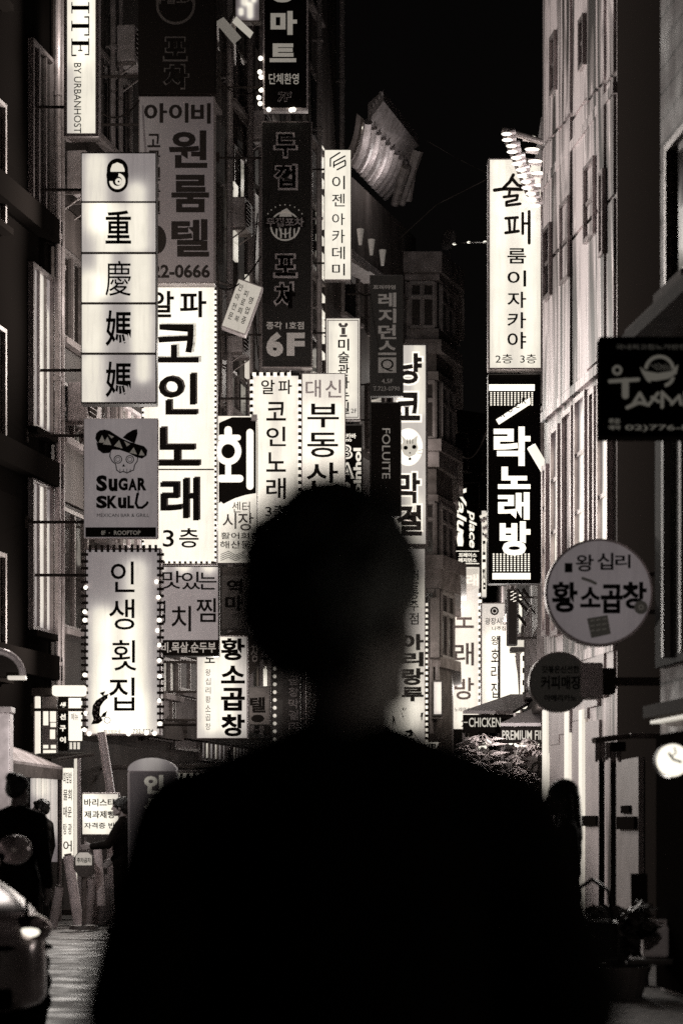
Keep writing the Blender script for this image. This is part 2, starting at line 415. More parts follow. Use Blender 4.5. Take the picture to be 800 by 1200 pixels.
CONC = paint(.24, .8, 0, .35, 3); DARKWALL = paint(.07, .8, 0, .4, 2, (1, 1, .4)); MIDWALL = paint(.1, .75, 0, .4, 2.2, (1, 1, .3)); BROWN = paint(.055, .7, 0, .4, 1.6, (1, 1, .4))
DARKGLASS = glass(.02); PALEPANEL = paint(.5, .35, .1, .35, 1.2, (2, 2, .35))

def lp(px): d = DL(px); return ((px - 400) * d / F, d)
# left row, near to far
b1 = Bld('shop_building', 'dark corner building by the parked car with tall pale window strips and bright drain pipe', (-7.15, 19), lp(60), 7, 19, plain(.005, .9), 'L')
b2 = Bld('shop_building', 'brown rendered building behind the stack of Chinese character panels', lp(60.5), lp(199.5), 7, 21, BROWN, 'L')
b3 = Bld('shop_building', 'grey building with slanted awnings behind the tall karaoke box sign with a number 3', lp(200), lp(300), 7, 21.5, DARKWALL, 'L')
b4 = Bld('shop_building', 'dark tower building carrying the tall black letter sign marked 6F', lp(300.5), lp(352), 7, 25, DARKWALL, 'L')
b5 = Bld('shop_building', 'smooth grey tower building rising behind the slim white sign with a hexagon emblem', lp(352.5), lp(394), 8, 30, MIDWALL, 'L')

# b1 -- tall pale window strips, drain pipe, ledges
for (py0, py1) in ((318, 508), (566, 742), (60, 250)):
    u0, u1, z0, z1 = b1.loc(33, py0, 62, py1); u1 = min(u1, b1.len - .1)
    pl = tubes(.16, .55, [(u0 + .55, z0 + .3, z1 - .2, .22), (u1 - .2, z0 + .2, z1 - .6, .1)]) if py0 > 100 else DARKGLASS
    b1.win(u0, u1, z0, z1, gl=pl, fr=paint(.3, .4, .3), nx=3, nz=1)
for py in (540, 250, 770):
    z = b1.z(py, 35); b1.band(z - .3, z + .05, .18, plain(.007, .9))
b1.pipe(b1.len - .12, 3.2, 18.5, .05, .14, paint(.45, .4, .3))
for uu in (2.5, 5.5, 9): b1.win(uu - 1, uu + 1.1, .35, 2.5, gl=lit(.8), nx=3)  # unseen lit windows, added to throw light on the parked car
b1.floors(3.4, 5, 3.1, [1.5, 4, 6.5, 9, 11.5, 13.8], 1.6, 1.7, gl=DARKGLASS)
# b2 -- brown wall panels, windows and pipes between the stacked signs
for (x0, y0, x1, y1, mm) in ((66, 410, 96, 452, BROWN), (68, 526, 98, 592, MIDWALL), (66, 250, 96, 296, MIDWALL)):
    u0, u1, z0, z1 = b2.loc(x0, y0, x1, y1); b2.add('infill_panel', u0, u1, .002, .05, z0, z1, mm)
b2.winpx(68, 300, 95, 405, gl=DARKGLASS, nx=2); b2.winpx(68, 455, 96, 520, gl=DARKGLASS, nx=2); b2.winpx(80, 60, 150, 165, gl=DARKGLASS, nx=3)
b2.winpx(68, 600, 98, 740, gl=DARKGLASS, nx=2); b2.winpx(112, 470, 160, 640, gl=glass(.15), nx=4, fr=WHITE)
for px in (124, 133, 66): b2.pipe(b2.u(px)[0] if px > 66 else .15, 2.8, 20.5, .045, .12, paint(.3, .45, .3))
b2.winpx(186, 772, 205, 815, gl=DARKGLASS, nx=2); b2.winpx(168, 815, 198, 868, gl=paint(.25, .7, 0, .4, 6, (4, 1, 1)), sill=False)
b2.band(2.85, 3.15, .25, DARKWALL)
# b3 -- pipes, slanted canopies, panels
for px, r in ((259, .05), (262, .03), (284, .07), (297, .05)): b3.pipe(b3.u(px)[0], 2.8, 21, r, .16, paint(.3, .45, .3))
for (x0, y0, x1, y1, mm) in ((291, 60, 306, 170, MIDWALL), (291, 230, 306, 330, paint(.3, .6, 0, .3, 3)), (288, 130, 304, 215, BROWN), (256, 345, 268, 480, paint(.22, .5, .2, .3, 4, (1, 1, .2))), (287, 340, 300, 430, MIDWALL)):
    u0, u1, z0, z1 = b3.loc(x0, y0, x1, y1); b3.add('infill_panel', u0, u1, .002, .07, z0, z1, mm)
u0, u1, z0, z1 = b3.loc(281, 325, 287, 445); b3.add('light_strip', u0, u1, .1, .16, z0, z1, lit(.55))
u0, u1, z0, z1 = b3.loc(265, 216, 270, 305); b3.add('light_strip', u0, u1, .1, .16, z0, z1, lit(.5))
b3.winpx(268, 60, 288, 130, gl=DARKGLASS); b3.winpx(270, 180, 288, 240, gl=DARKGLASS); b3.winpx(205, 20, 250, 100, gl=DARKGLASS, nx=3)
b3.winpx(262, 440, 290, 486, gl=DARKGLASS, nx=2)
b3.winpx(206, 772, 232, 812, gl=paint(.14, .6, 0, .4, 5), nx=2); b3.winpx(200, 815, 229, 880, gl=paint(.2, .7, 0, .4, 6, (4, 1, 1)), sill=False)
b3.band(2.9, 3.2, .3, DARKWALL)
# b4
u0, u1, z0, z1 = b4.loc(306, 60, 345, 100)
b4.floors(6, 6, 3, [1.2, 3.4], 1.5, 1.6, gl=DARKGLASS); b4.band(3.2, 3.6, .3, DARKWALL)
for px in (308, 330, 349): b4.pipe(b4.u(px)[0], 2.8, 24, .06, .14)
# b5 -- reveals, service pipes, a broken strip of lit slots
b5.floors(5, 8, 3.1, [1.5], 1.6, 1.7, gl=DARKGLASS)
for px in (366, 396): b5.pipe(min(b5.u(px)[0], b5.len - .1), 2.5, 29, .07, .16)
for py in (190, 405, 330): z = b5.z(py, 59); b5.band(z, z + .12, .06, MIDWALL)
for i in range(26):
    py = 172 + i * 9.6
    if i % 7 in (3, 5): continue
    u0, u1, z0, z1 = b5.loc(371.5, py, 376.5, py + 7.5); b5.add('light_slot', u0, u1, .02, .09, z0, z1, lit(.8))
u0, u1, z0, z1 = b5.loc(381, 330, 394, 372); b5.add('infill_panel', u0, u1, .002, .05, z0, z1, DARKWALL)

# b6 -- lower building with the ribbed curved eave
b6 = Bld('shop_building', 'building with a curved ribbed eave lit from beneath against the black sky', (-.35, 58.5), (2.06, 67), 6, 17.6, MIDWALL, 'L')
E0, E1 = P(449, 118, 58.6), P(491, 171, 64.2); L0, L1 = P(431, 143, 58.4), P(473, 190, 64.0); W0, W1 = P(416, 194, 59.6), P(450, 231, 65.0)
inv = Matrix.Rotation(-b6.root.rotation_euler.z, 4, 'Z') @ Matrix.Translation(-b6.root.location)
def lerp(a, b, t): return a + (b - a) * t
mb = MB(); up = Vector((0, 0, .25)); back = Vector((-1.2, .5, 0))
mb.hull([inv @ q for q in (E0, E1, L1, L0)], [inv @ (q + up + back * .0) for q in (E0, E1, L1 + Vector((0, 0, .2)), L0 + Vector((0, 0, .2)))])
eave = mb.build('eave', paint(.3, .6, 0, .3, 5), b6.root)
mb = MB()
for j in range(5):
    a = lerp(E0, L0, .15 + j * .18); b = lerp(E1, L1, .15 + j * .18); mb.tube(inv @ (a + up), inv @ (b + up), .06, .06, 6)
mb.build('fascia_moulding', paint(.34, .6, 0, .3, 5), eave)
A0, A1 = P(437, 122, 59.2), P(441, 118, 59.4)
nR = 9
for i in range(nR):
    mb = MB()
    t = i / (nR - 1); top = lerp(L0, L1, t); bot = lerp(W0, W1, t); pts = []
    for j in range(9):
        q = j / 8; p = lerp(top, bot, q); p += Vector((-.75, 0, .9)) * math.sin(q * math.pi) * -.07; pts.append(inv @ p)
    mb.path(pts, .11, 8); mb.build('rib', paint(.4, .55, 0, .25, 6), eave)
ms = MB()
for j in range(8):
    q0, q1 = j / 8, (j + 1) / 8
    f = lambda T, B, q: lerp(T, B, q) + Vector((-.75, 0, .9)) * math.sin(q * math.pi) * -.07 + Vector((-.12, .05, .1))
    ms.hull([inv @ f(L0, W0, q0), inv @ f(L1, W1, q0), inv @ f(L1, W1, q1), inv @ f(L0, W0, q1)], [inv @ (f(*w) + Vector((-.15, .1, .15))) for w in ((L0, W0, q0), (L1, W1, q0), (L1, W1, q1), (L0, W0, q1))])
ms.build('soffit', paint(.2, .7, 0, .25, 6), eave)
for i in range(nR - 1):
    p = inv @ (lerp(L0, L1, (i + .5) / (nR - 1)) + Vector((-.12, 0, -.12)))
    MB().tube(p - Vector((.16, 0, 0)), p + Vector((.16, 0, 0)), .05, .05, 8).build('eave_lamp', lit(1.2), eave)
for t in (.2, .5, .8):
    ld = bpy.data.lights.new('eave_lamp', 'POINT'); ld.energy = 20; ld.color = (1, .955, .92); ld.shadow_soft_size = 0; lo = bpy.data.objects.new('eave_lamp', ld); COL.objects.link(lo); lo.parent = eave; lo.location = inv @ (lerp(L0, L1, t) + Vector((-.1, -1.2, -1.0)))
mb = MB(); 
for a, b in ((P(489, 176, 64), P(470, 240, 64.6)), (P(484, 180, 64.2), P(478, 236, 64.6)), (P(474, 195, 63.8), P(462, 240, 64.5))): mb.tube(inv @ a, inv @ b, .16, .1, 8)
mb.build('eave_bracket', paint(.2, .6), eave)
for i in range(3):
    q = inv @ P(422 + 13 * i, 287 + 12 * i, 58.3 + i * .9)
    MB().tube(q, q + Vector((0, 0, .38)), .04, .09, 10).build('wall_lamp', lit(.08), b6.root)
mb = MB(); mb.hull([inv @ P(412, 292, 58.2), inv @ P(450, 322, 61.5), inv @ P(450, 330, 61.5), inv @ P(412, 302, 58.2)], [inv @ (P(412, 292, 58.2) + Vector((-.6, .3, 0))), inv @ (P(450, 322, 61.5) + Vector((-.6, .3, 0))), inv @ (P(450, 330, 61.5) + Vector((-.6, .3, 0))), inv @ (P(412, 302, 58.2) + Vector((-.6, .3, 0)))])
mb.build('ledge', paint(.32, .6), b6.root)
for px, y0, y1 in ((428, 470, 520), (412, 540, 600)):
    pass
b6.floors(5, 4, 3, [2, 4.5, 7], 1.5, 1.7, gl=DARKGLASS)

# b7 -- building with stacked polygonal bay windows
b7 = thing('bay_window_building', 'old stone building with stacked angular bay windows beside the cat picture sign', 'building', (3.0, 70, 0))
def loop(g_, dz=0): 
    pts = [P(444, HZ, 66) + Vector((0, -g_, 0)), P(511, HZ, 66) + Vector((g_ * .4, -g_, 0)), P(529, HZ, 68) + Vector((g_, -g_ * .4, 0)), P(531, HZ, 75) + Vector((g_, 0, 0)), P(444, HZ, 75)]
    return [(p.x - 3.0, p.y - 70) for p in pts]
def zb(py): return CH - (py - HZ) * 66 / F
STONE = paint(.2, .75, 0, .35, 3)
MB().prism(loop(0), 0, zb(322)).build('wall', paint(.12, .75, 0, .4, 3), b7)
for y0, y1, gg in ((298, 322, .34), (322, 330, .2), (386, 400, .14), (400, 414, .3), (436, 446, .12), (516, 530, .3), (530, 548, .16), (652, 668, .4), (668, 690, .24), (580, 588, .1), (770, 782, .25)):
    MB().prism(loop(gg), zb(y1), zb(y0) - .004).build('stone_ledge', STONE, b7)
L_ = loop(.03)
def bay(i, t0, t1, y0, y1, gl):
    a = Vector((*L_[i], 0)); b = Vector((*L_[i + 1], 0)); p, q = lerp(a, b, t0), lerp(a, b, t1); n = Vector(((q - p).y, -(q - p).x, 0)).normalized()
    z0, z1 = Vector((0, 0, zb(y1))), Vector((0, 0, zb(y0)))
    w = MB().hull([p + z0, q + z0, q + z1, p + z1], [v_ + n * .03 for v_ in (p + z0, q + z0, q + z1, p + z1)]).build('window', gl, b7)
    mb = MB()
    for s_, e_ in ((p + z0, p + z1), (q + z0, q + z1), (p + z0, q + z0), (p + z1, q + z1), ((p + q) / 2 + z0, (p + q) / 2 + z1), (lerp(p + z0, p + z1, .68), lerp(q + z0, q + z1, .68))):
        mb.tube(s_ + n * .05, e_ + n * .05, .07, .07, 6)
    mb.build('frame', paint(.2, .6), w)
for y0, y1 in ((332, 384), (448, 514), (590, 650), (692, 768)):
    bay(0, .08, .47, y0, y1, DARKGLASS); bay(0, .53, .96, y0, y1, glass(.04)); bay(1, .12, .9, y0, y1, DARKGLASS)
for k_ in range(7): MB().ball(Vector((*lerp(Vector(L_[0]), Vector(L_[1]), .55 + (k_ % 2) * .06), zb(600 + k_ * 7))) + Vector((0, -.12, 0)), (.04, .04, .05), 8, 6).build('bulb', lit(1.4), b7)
q_ = P(522, 662, 66); mb = MB()
for px, y0, y1 in ((497, 692, 860), (505, 700, 860), (512, 690, 800)): mb.tube(P(px, y0, 65.8) - b7.location, P(px, y1, 65.8) - b7.location, .06, .06, 8)
mb.build('drain_pipe', paint(.2, .5), b7)
MB().box(*(lambda a, b: (a.x, b.x, -4.9, -4.1, b.z, a.z))(P(504, 700, 65) - b7.location, P(514, 770, 65) - b7.location)).build('vent_hood', paint(.15), b7)

# far end and right row beyond the metal facade
far = Bld('shop_building', 'distant dark block closing the street under the black sky', (2.5, 98), (9.5, 104), 8, 18.5, plain(.03, .8), 'L')
far.floors(4, 5, 3, [1, 3, 5, 7], 1.2, 1.6, gl=DARKGLASS)
r2 = Bld('metal_clad_building', 'building clad in shiny streaked metal panels behind the round brush lettered sign', (3.19, 28), (2.715, 32.4), 5, 22, rolled_metal(), 'R')
r3 = Bld('shop_building', 'dark building with a pale tiled corner and roof spotlights beside the tall white pub sign', (3.3, 35.5), (3.95, 53), 6, 12.7, DARKWALL, 'R')
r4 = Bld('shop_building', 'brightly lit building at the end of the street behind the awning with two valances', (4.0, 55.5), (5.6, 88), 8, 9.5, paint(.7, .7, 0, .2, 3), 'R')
r1 = Bld('brick_building', 'pale brick shop building beside the black bowl emblem sign', (4.66, -2), (2.615, 19.85), 6, 16, brick(.5, .08, .55, .21), 'R')
r15 = Bld('shop_building', 'narrow unlit building recessed between the brick shop and the metal clad building', (3.34, 20.1), (3.165, 27.8), 6, 22, plain(.028, .85), 'R')

# r2 details
MET = rolled_metal(.9); MET2 = rolled_metal(.72)
def strip(b, x0, y0, x1, y1, v0, v1, m, name='metal_panel', parent=None):
    u0, u1, z0, z1 = b.loc(x0, y0, x1, y1); u0 = max(u0, .01); u1 = min(u1, b.len - .01); return b.add(name, u0, u1, v0, v1, z0, z1, m, parent)
edges = [(638, 646), (647, 658), (659, 672), (673, 690), (691, 703), (704, 712), (713, 721)]
for k_, (a, b_) in enumerate(edges):
    for y0, y1 in ((-60, 120), (122, 262), (264, 438), (762, 838)):
        s_ = strip(r2, a, y0 + (690 - (a + b_) / 2) * 1.0, b_, y1 + (690 - (a + b_) / 2) * 1.0 - 3, .003, .03 + .012 * (k_ % 3), paint(.7, .4, 0, .2, 2, (2, 1, .4)) if y0 == 762 else [MET, MET2, rolled_metal(.7, .25)][k_ % 3])
u0, u1, z0, z1 = r2.loc(640, 150, 720, 170)
for zz in (r2.z(160, 30), r2.z(452, 30), r2.z(770, 30)): r2.band(zz - .06, zz + .06, .055, rolled_metal(.85, .3, .1), 'ledge')
for x0, y0, x1, y1 in ((662, 235, 672, 330), (690, 190, 702, 280), (642, 265, 650, 350), (708, 200, 713, 300), (650, 40, 656, 110), (684, 20, 690, 80)):
    r2.win(*r2.loc(x0, y0, x1, y1), gl=DARKGLASS, fr=paint(.4, .3, .6), nz=2, fw=.05, sill=False)
for x0, x1, y0, y1, mm in ((641, 646, 545, 745, 1), (651, 660, 500, 745, 1), (664, 676, 480, 740, 0), (679, 692, 462, 735, 1), (696, 703, 455, 735, 0), (706, 719, 440, 720, 1)):
    u0, u1, z0, z1 = r2.loc(x0, y0, x1, y1)
    gl_ = tubes(.12, 1.3, [((u0 + u1) / 2 + .02, z0 + .3, z0 + (z1 - z0) * .45, (u1 - u0) * .28), ((u0 + u1) / 2 - .03, z0 + (z1 - z0) * .55, z1 - .35, (u1 - u0) * .25)]) if mm else MET2
    w_ = r2.win(u0, u1, z0, z1, gl=gl_, fr=paint(.5, .3, .6), nx=1, nz=4 if mm else 1, fw=.07, sill=False)
for x0, x1 in ((640, 645), (666, 671), (683, 687)):
    u0, u1, z0, z1 = r2.loc(x0, 832, x1, 1060); r2.add('light_strip', u0, u1, .02, .06, .1, z1, lit(.8))
for x0, x1 in ((646, 665), (672, 682), (688, 704)):
    u0, u1, z0, z1 = r2.loc(x0, 845, x1, 1070); r2.add('wall_panel', u0, u1, .003, .03, .05, z1, paint(.72, .45, 0, .12, 3))
u0, u1, z0, z1 = r2.loc(680, 956, 703, 968); r2.add('name_plate', u0, u1, .035, .06, z0, z1, BLACK)

# r3 details: tiled corner, lamp bracket row
strip(r3, 627, 170, 637, 362, .003, .05, brick(.6, .05, .5, .26), 'tiled_pier')
u0, u1, z0, z1 = r3.loc(628, 345, 637, 362); r3.add('ledge', u0, u1, .05, .35, z0, z1, WHITE)
for zz in (3.4, 6.4, 9.4): r3.band(zz, zz + .25, .12, DARKWALL)
r3.floors(3.9, 3, 3, [3, 6, 9, 12, 15], 1.8, 1.7, gl=DARKGLASS, skip=((0, 0),))
strip(r3, 629, 660, 636, 740, .05, .1, paint(.1), 'infill_panel')
# r4 details: lit shop fronts
for k_, (x0, x1, y0, y1, e_) in enumerate(((603, 606, 690, 735, 1.2), (596, 602, 700, 820, 1.3), (588, 595, 720, 830, 1.1), (578, 587, 740, 840, 1.2), (570, 577, 740, 860, .8))):
    u0, u1, z0, z1 = r4.loc(x0, y0, x1, y1); u0 = max(u0, .1); r4.win(u0, max(u1, u0 + .5), z0, z1, gl=lit(e_), fr=paint(.2), nx=2, nz=3, fw=.09)
for zz in (3.1, 6.2): r4.band(zz, zz + .25, .25, paint(.4))
# r1 details: windows, ledge, shutter, added lit shop windows out of view
O = 6.03
for uu in (15.0, 12.4, 9.6, 6.8, 3): r1.win(O + uu - .42, O + uu + .42, 5.62, 6.8, gl=DARKGLASS, nx=1); r1.win(O + uu - .42, O + uu + .42, 9, 11, gl=DARKGLASS)
r1.band(5.2, 5.3, .4, paint(.08, .8)); r1.band(5.36, 5.42, .3, paint(.16, .8))
r1.add('shutter', O + 12.2, O + 15.85, .004, .06, 2.65, 4.6, paint(.03, .7, 0, .4, 8, (6, 1, 1)))
mb = MB()
for i in range(6): r1.box(mb, O + 12.3 + i * .6, O + 12.36 + i * .6, .062, .12, 2.7, 4.55)
mb.build('shutter_bars', paint(.12, .5), r1.root)
r1.add('glowing_ledge', O + 13.6, O + 15.85, .02, .1, 2.195, 2.22, lit(.45)); r1.band(2.24, 2.34, .15, paint(.06, .8), 'lintel', 4, O + 15.9)  # bright ledge under the lintel, its light put in as emission
r1.add('door_panel', O + 14.6, O + 15.86, .004, .05, .05, 2.1, plain(.012, .9))
r1.add('dark_shopfront', O + 3, O + 14.5, .004, .04, .05, 2.1, paint(.05, .6, 0, .4, 5, (5, 1, 1)))
for uu in (14.3, 13.9, 13.5, 13.2): r1.pipe(O + uu, .05, 2.2, .035, .1, paint(.16, .45, .4))
added_shopglow = lit(.501); added_shopglow.cycles.emission_sampling = 'FRONT_BACK'
r1.win(1.0, 4.4, .3, 2.4, gl=added_shopglow, fr=STEEL, nx=3); r1.win(5.6, 8.6, .3, 2.4, gl=added_shopglow, fr=STEEL, nx=3)  # both out of view, added to light his neck, the pavement and car
# r15
u0, u1, z0, z1 = r15.loc(722, 890, 754, 1085); r15.add('door', u0, u1, .004, .06, .02, z1, paint(.3, .55, 0, .15, 3))
# ------------------------------------------------------------------ signs, left row
G = 'signs hung along the street'
LW = tubes(.86, .12, [(0, .5, 3, .25)]); LDIM = lit(.3)
# slim lit sign with serif capitals
s = Sign('box_sign', 'slim lit white sign with serif capital letters running downward at the top', (75, -112, 116, 160), 34.6, None, ALU, t=.3)
s.face = MB().box(-s.w + .05, s.w - .05, -.002, .02, .05, s.h - .05).build('panel', s.tubes(.5, .4, [(90, -100, 60, 18), (103, -90, 150, 16)]), s.root)
k = s.ink(); k.serif('FOLUITE', 84, -100, 105, 66); k.t('BY URBANHOST', 87, 74, 95.5, 156, .004, 1); k.build('lettering', INK, s.root)
s.throw(3.0, back=.07)
# five stacked panels
s = Sign('stacked_panel_sign', 'tall column of five lit panels with one Chinese character each and a capsule emblem above', (95, 178, 183.5, 473), 34.9, None, DARKCASE, t=.3)
rows = [(180, 235.5), (238, 295), (298, 354), (357, 413), (416, 471)]
lamps = [[(113, 190, 240, 14), (160, 225, 240, 12)], [(112, 240, 260, 14), (128, 250, 290, 18), (162, 245, 285, 13)], [(106, 330, 352, 14), (122, 300, 340, 10), (165, 300, 350, 14)], [(108, 362, 405, 16), (166, 360, 410, 13)], [(108, 425, 470, 15), (168, 420, 440, 9)]]
for i, (a, b) in enumerate(rows):
    z0, z1 = s.lz(b), s.lz(a)
    MB().box(-s.w + .015, s.w - .015, -.012, .03, z0, z1, .006).build('panel', s.tubes((.22, .32, .32, .29, .24)[i], .6, lamps[i]), s.root)
k = Ink(s.c, s.y1, s.d, 3)
k.disc(138, 206, 13, 13)
for cy in (199, 213): k.disc(138, cy, 12.4, 13)
k.rect(125.6, 199, 150.4, 213)
for ch, y0, y1 in (('重', 247, 286), ('慶', 306, 347), ('媽', 364, 406), ('媽', 424, 466)): k.t(ch, 124, y0, 154, y1, 0 if ch == '慶' else .014)
k.build('lettering', INK, s.root)
k = Ink(s.c, s.y1, s.d, 7); k.ring(138, 213, 5.6, 9.4, 24, 180, 440); k.ring(139.5, 213.5, 1.2, 4, 16)
k.poly([(130, 202), (146.5, 202), (146.5, 199), (144, 193.5), (138, 191), (132, 193.5), (130, 199)]); k.build('emblem', lit(.75), s.root)
s.throw(4.4, back=.05)
# hat and skull sign
s = Sign('hanging_sign', 'grey unlit panel with a hat wearing skull drawing and a black strip along its foot', (98, 490, 185.5, 631), 34.5, tubes(.15, .03, [(0, .5, 1.5, .5)], .25), ALU, t=.12, border=1)  # no tubes here: faint glow painted in for street light on the panel
m_ = MB().box(-s.w + .03, s.w - .03, -.006, .0, .02, s.lz(618)).build('black_strip', BLACK, s.root)
k = Ink(s.c, s.y1, s.d, 1)
# hat brim and crown
k.poly([(112, 514), (113, 508), (117, 504.5), (123, 503.5), (129, 505), (135, 509), (143, 514), (152, 518), (162, 521), (169, 523), (173, 527.5), (172, 534), (167, 537.5), (160, 536), (151, 531), (141, 527.5), (131, 527), (122, 527), (116, 522)])
k.poly([(144, 513), (149, 508), (156, 504), (161, 503), (161.5, 508), (160, 514), (158, 520)])
k.poly([(113, 518), (122, 527), (132, 527), (128, 531), (121, 531.5), (115, 527)])
# skull outline
sk = [(130, 527), (129, 535), (132, 541), (136, 544), (137, 551), (141, 554), (145, 552.5), (149, 554.5), (153, 552.5), (157, 551), (158, 545), (161, 541), (162, 535), (160, 529)]
k.stroke(sk, 1.1)
k.ring(138.5, 538.5, 4, 5, 20); k.ring(152.5, 538.5, 4, 5, 20); k.ring(138.5, 538.5, 2.2, 2.8, 16); k.ring(152.5, 538.5, 2.2, 2.8, 16)
k.poly([(143.5, 547), (145, 543.5), (147, 547)])
for x in (141, 145, 149, 153): k.stroke([(x, 550), (x, 553.5)], .6)
for ch, x0, x1, y0, y1 in (('S', 113, 126, 557, 576), ('u', 127.5, 138, 561, 576), ('G', 139, 150, 560, 575), ('A', 150.5, 161, 561, 575), ('R', 161.5, 172, 560, 575), ('S', 113, 126, 581, 596), ('K', 126, 138, 581, 596), ('u', 138.5, 148.5, 583, 596), ('L', 149.5, 157.5, 581, 596)): k.t(ch, x0, y0, x1, y1, .055)
k.stroke([(161.5, 579), (159.5, 590), (162, 595), (167, 595), (172, 591), (173, 589)], 3); k.stroke([(162, 575), (163, 580)], 1)
k.t('MEXICAN BAR & GRILL', 114, 602, 175, 606, .0)
k.build('lettering', INK, s.root)
k = Ink(s.c, s.y1, s.d, 4); k.t('8F', 119, 622, 124, 627, .02); k.t('·', 128, 624, 129, 625.5, .02); k.t('ROOFTOP', 134, 622, 165, 627, .02)
for a in ((116, 519, 120, 510, 124, 519), (121, 521, 126.5, 512, 131, 522), (134, 523, 140, 516, 144, 526), (152, 531, 157, 524.5, 161, 533), (163, 534, 166, 527, 170, 534)): k.poly([a[0:2], a[2:4], a[4:6]])
k.poly([(146, 517), (149, 523.5), (153, 521)]); k.poly([(127, 509), (131, 514), (134, 512)])
k.build('emblem', lit(.09, .33), s.root)  # marks glow slightly to match the painted light of the panel
# raw fish restaurant sign with light bulbs
s = Sign('bulb_edged_sign', 'patchily lit sign edged with bulbs carrying a carp drawing in one lower corner', (99, 642, 189, 862), 34.7, None, ALU, t=.28)
MB().box(-s.w + .03, s.w - .03, -.002, .02, .03, s.h - .03).build('panel', s.tubes(.19, .58, [(160, 668, 850, 14), (119, 722, 850, 13), (138, 735, 850, 20), (150, 838, 850, 30)]), s.root)
k = s.ink()
k.t('인', 130, 658, 158, 694, .006); k.t('생', 128, 702, 158, 738, .006); k.t('횟', 131, 750, 160, 786, .006); k.t('집', 128, 794, 158, 833, .006)
k.t('회가있는곳', 122, 855, 142, 859.5, .01); k.t('732-5524', 156, 854.5, 180, 859.5, .01)
k.poly([(119, 817), (124, 814), (127, 818), (122, 822), (118, 828), (117, 838), (121, 844), (116, 848), (107, 849), (110, 843), (108, 836), (109, 827), (113, 821)])
k.poly([(121, 816), (117, 812), (124, 810)]); k.poly([(125, 819), (128, 813), (121, 815)]); k.poly([(121, 836), (126, 833), (124, 840), (118, 841)]); k.ring(126, 844, 3.2, 4, 18)
k.build('lettering', INK, s.root)
k = s.ink(3); [k.ring(x, y, .5, 1.3, 8) for x, y in ((112, 826), (115, 829), (111, 832), (115, 835), (113, 839), (116, 824), (119, 820), (117, 842), (112, 844))]; k.disc(123, 818, .9); k.build('carp_scales', plain(.3), s.root)
mb = MB()
for i in range(26):
    y = 650 + i * 8.1
    for x in (99.6, 188.4): mb.box(s.lx(x) - .05, s.lx(x) + .05, -.05, -.004, s.lz(y) - .018, s.lz(y) + .018)
for i in range(12):
    x = 106 + i * 7; mb.box(s.lx(x) - .018, s.lx(x) + .018, -.05, -.004, s.lz(643) - .05, s.lz(643) + .05)
mb.build('lamp_holder', plain(.04), s.root)
s.bulbs([(101, 689), (100, 717), (100, 727), (100, 791), (101, 836), (99.5, 855), (105, 860), (122, 860.5), (151, 860), (172, 859), (181.5, 859.5), (184, 682), (186, 700), (187, 727), (185, 739), (187, 756), (187, 774), (187.5, 793), (187, 821), (188, 848)], .032, 2.4)

s.throw(3.8, back=.05)
# dark unlit board at the top and the one room hotel board under it
s = Sign('dark_board_sign', 'unlit black board sign above the grey lodging board, outlined letters barely visible', (162, -60, 253, 110), 37.6, plain(.016, .5), plain(.02), t=.3)
k = s.ink(); k.t('포', 191, 43, 220, 72, .05); k.t('차', 191, 75, 222, 105, .045)
k.ring(206, 6, 20, 23, 32); k.t('두껍포차', 182, -8, 231, 5, .03); k.build('lettering', plain(.09), s.root)
k = s.ink(3); k.t('포', 193, 45, 218, 70, .03); k.t('차', 193, 77, 220, 103, .03); k.build('letter_face', plain(.012), s.root)
s = Sign('board_sign', 'dim grey lodging board with heavy dark letters and a telephone number along its foot', (162.5, 112, 252, 332), 37.7, tubes(.03, .015, [(.3, .5, 2, .5)], .2), paint(.2), t=.3)  # unlit board, street light on its face painted as weak emission
k = s.ink(); k.t('아', 169, 121, 196, 144, .03); k.t('이', 198, 121, 221, 144, .03); k.t('비', 224, 121, 247, 145, .03)
k.t('원', 198, 153, 243, 197, .03); k.t('룸', 201, 205, 245, 249, .03); k.t('텔', 201, 257, 245, 301, .03)
k.even('고급원룸텔', 173, 188, 157, 255, .2, .02); k.disc(183, 281, 12, 17); k.t('722-0666', 168, 310, 246, 326, .03)
k.build('lettering', plain(.03), s.root)
# big karaoke sign
s = Sign('karaoke_sign', 'largest bright karaoke box sign with rope light edge and the number 3 near its foot', (166, 333, 254, 661), 38.3, None, ALU, t=.35, border=1)
MB().box(-s.w + .02, s.w - .02, -.002, .02, .02, s.h - .02).build('panel', s.tubes(.78, .26, [(195, 345, 650, 20), (230, 345, 650, 18)]), s.root)
k = s.ink(); k.t('알', 176, 341, 204, 372, .02); k.t('파', 211, 341, 242, 372, .02)
for ch, x0, y0, x1, y1 in (('코', 181, 380, 233, 425), ('인', 186, 438, 231, 486), ('노', 181, 501, 234, 546), ('래', 188, 560, 233, 610)): k.t(ch, x0, y0, x1, y1, .018)
k.t('3', 191, 621, 204, 641, .01); k.t('층', 210, 619, 233, 642, .012); k.build('lettering', INK, s.root)
k = s.ink(4); k.rect(168, 549.6, 252.5, 551.2); k.build('seam', plain(.06), s.root)
k = Ink(s.c, s.y1, s.d, -1)
for ch, x0, y0, x1, y1 in (('코', 183, 378.5, 236, 424), ('인', 188, 436.5, 233, 485), ('노', 183, 499.5, 236, 545), ('래', 190, 558.5, 235, 609)): k.t(ch, x0, y0, x1, y1, .022)
k.build('letter_return', plain(.12), s.root)
s.rope(168, 335, 252.5, 659)
s.throw(1)
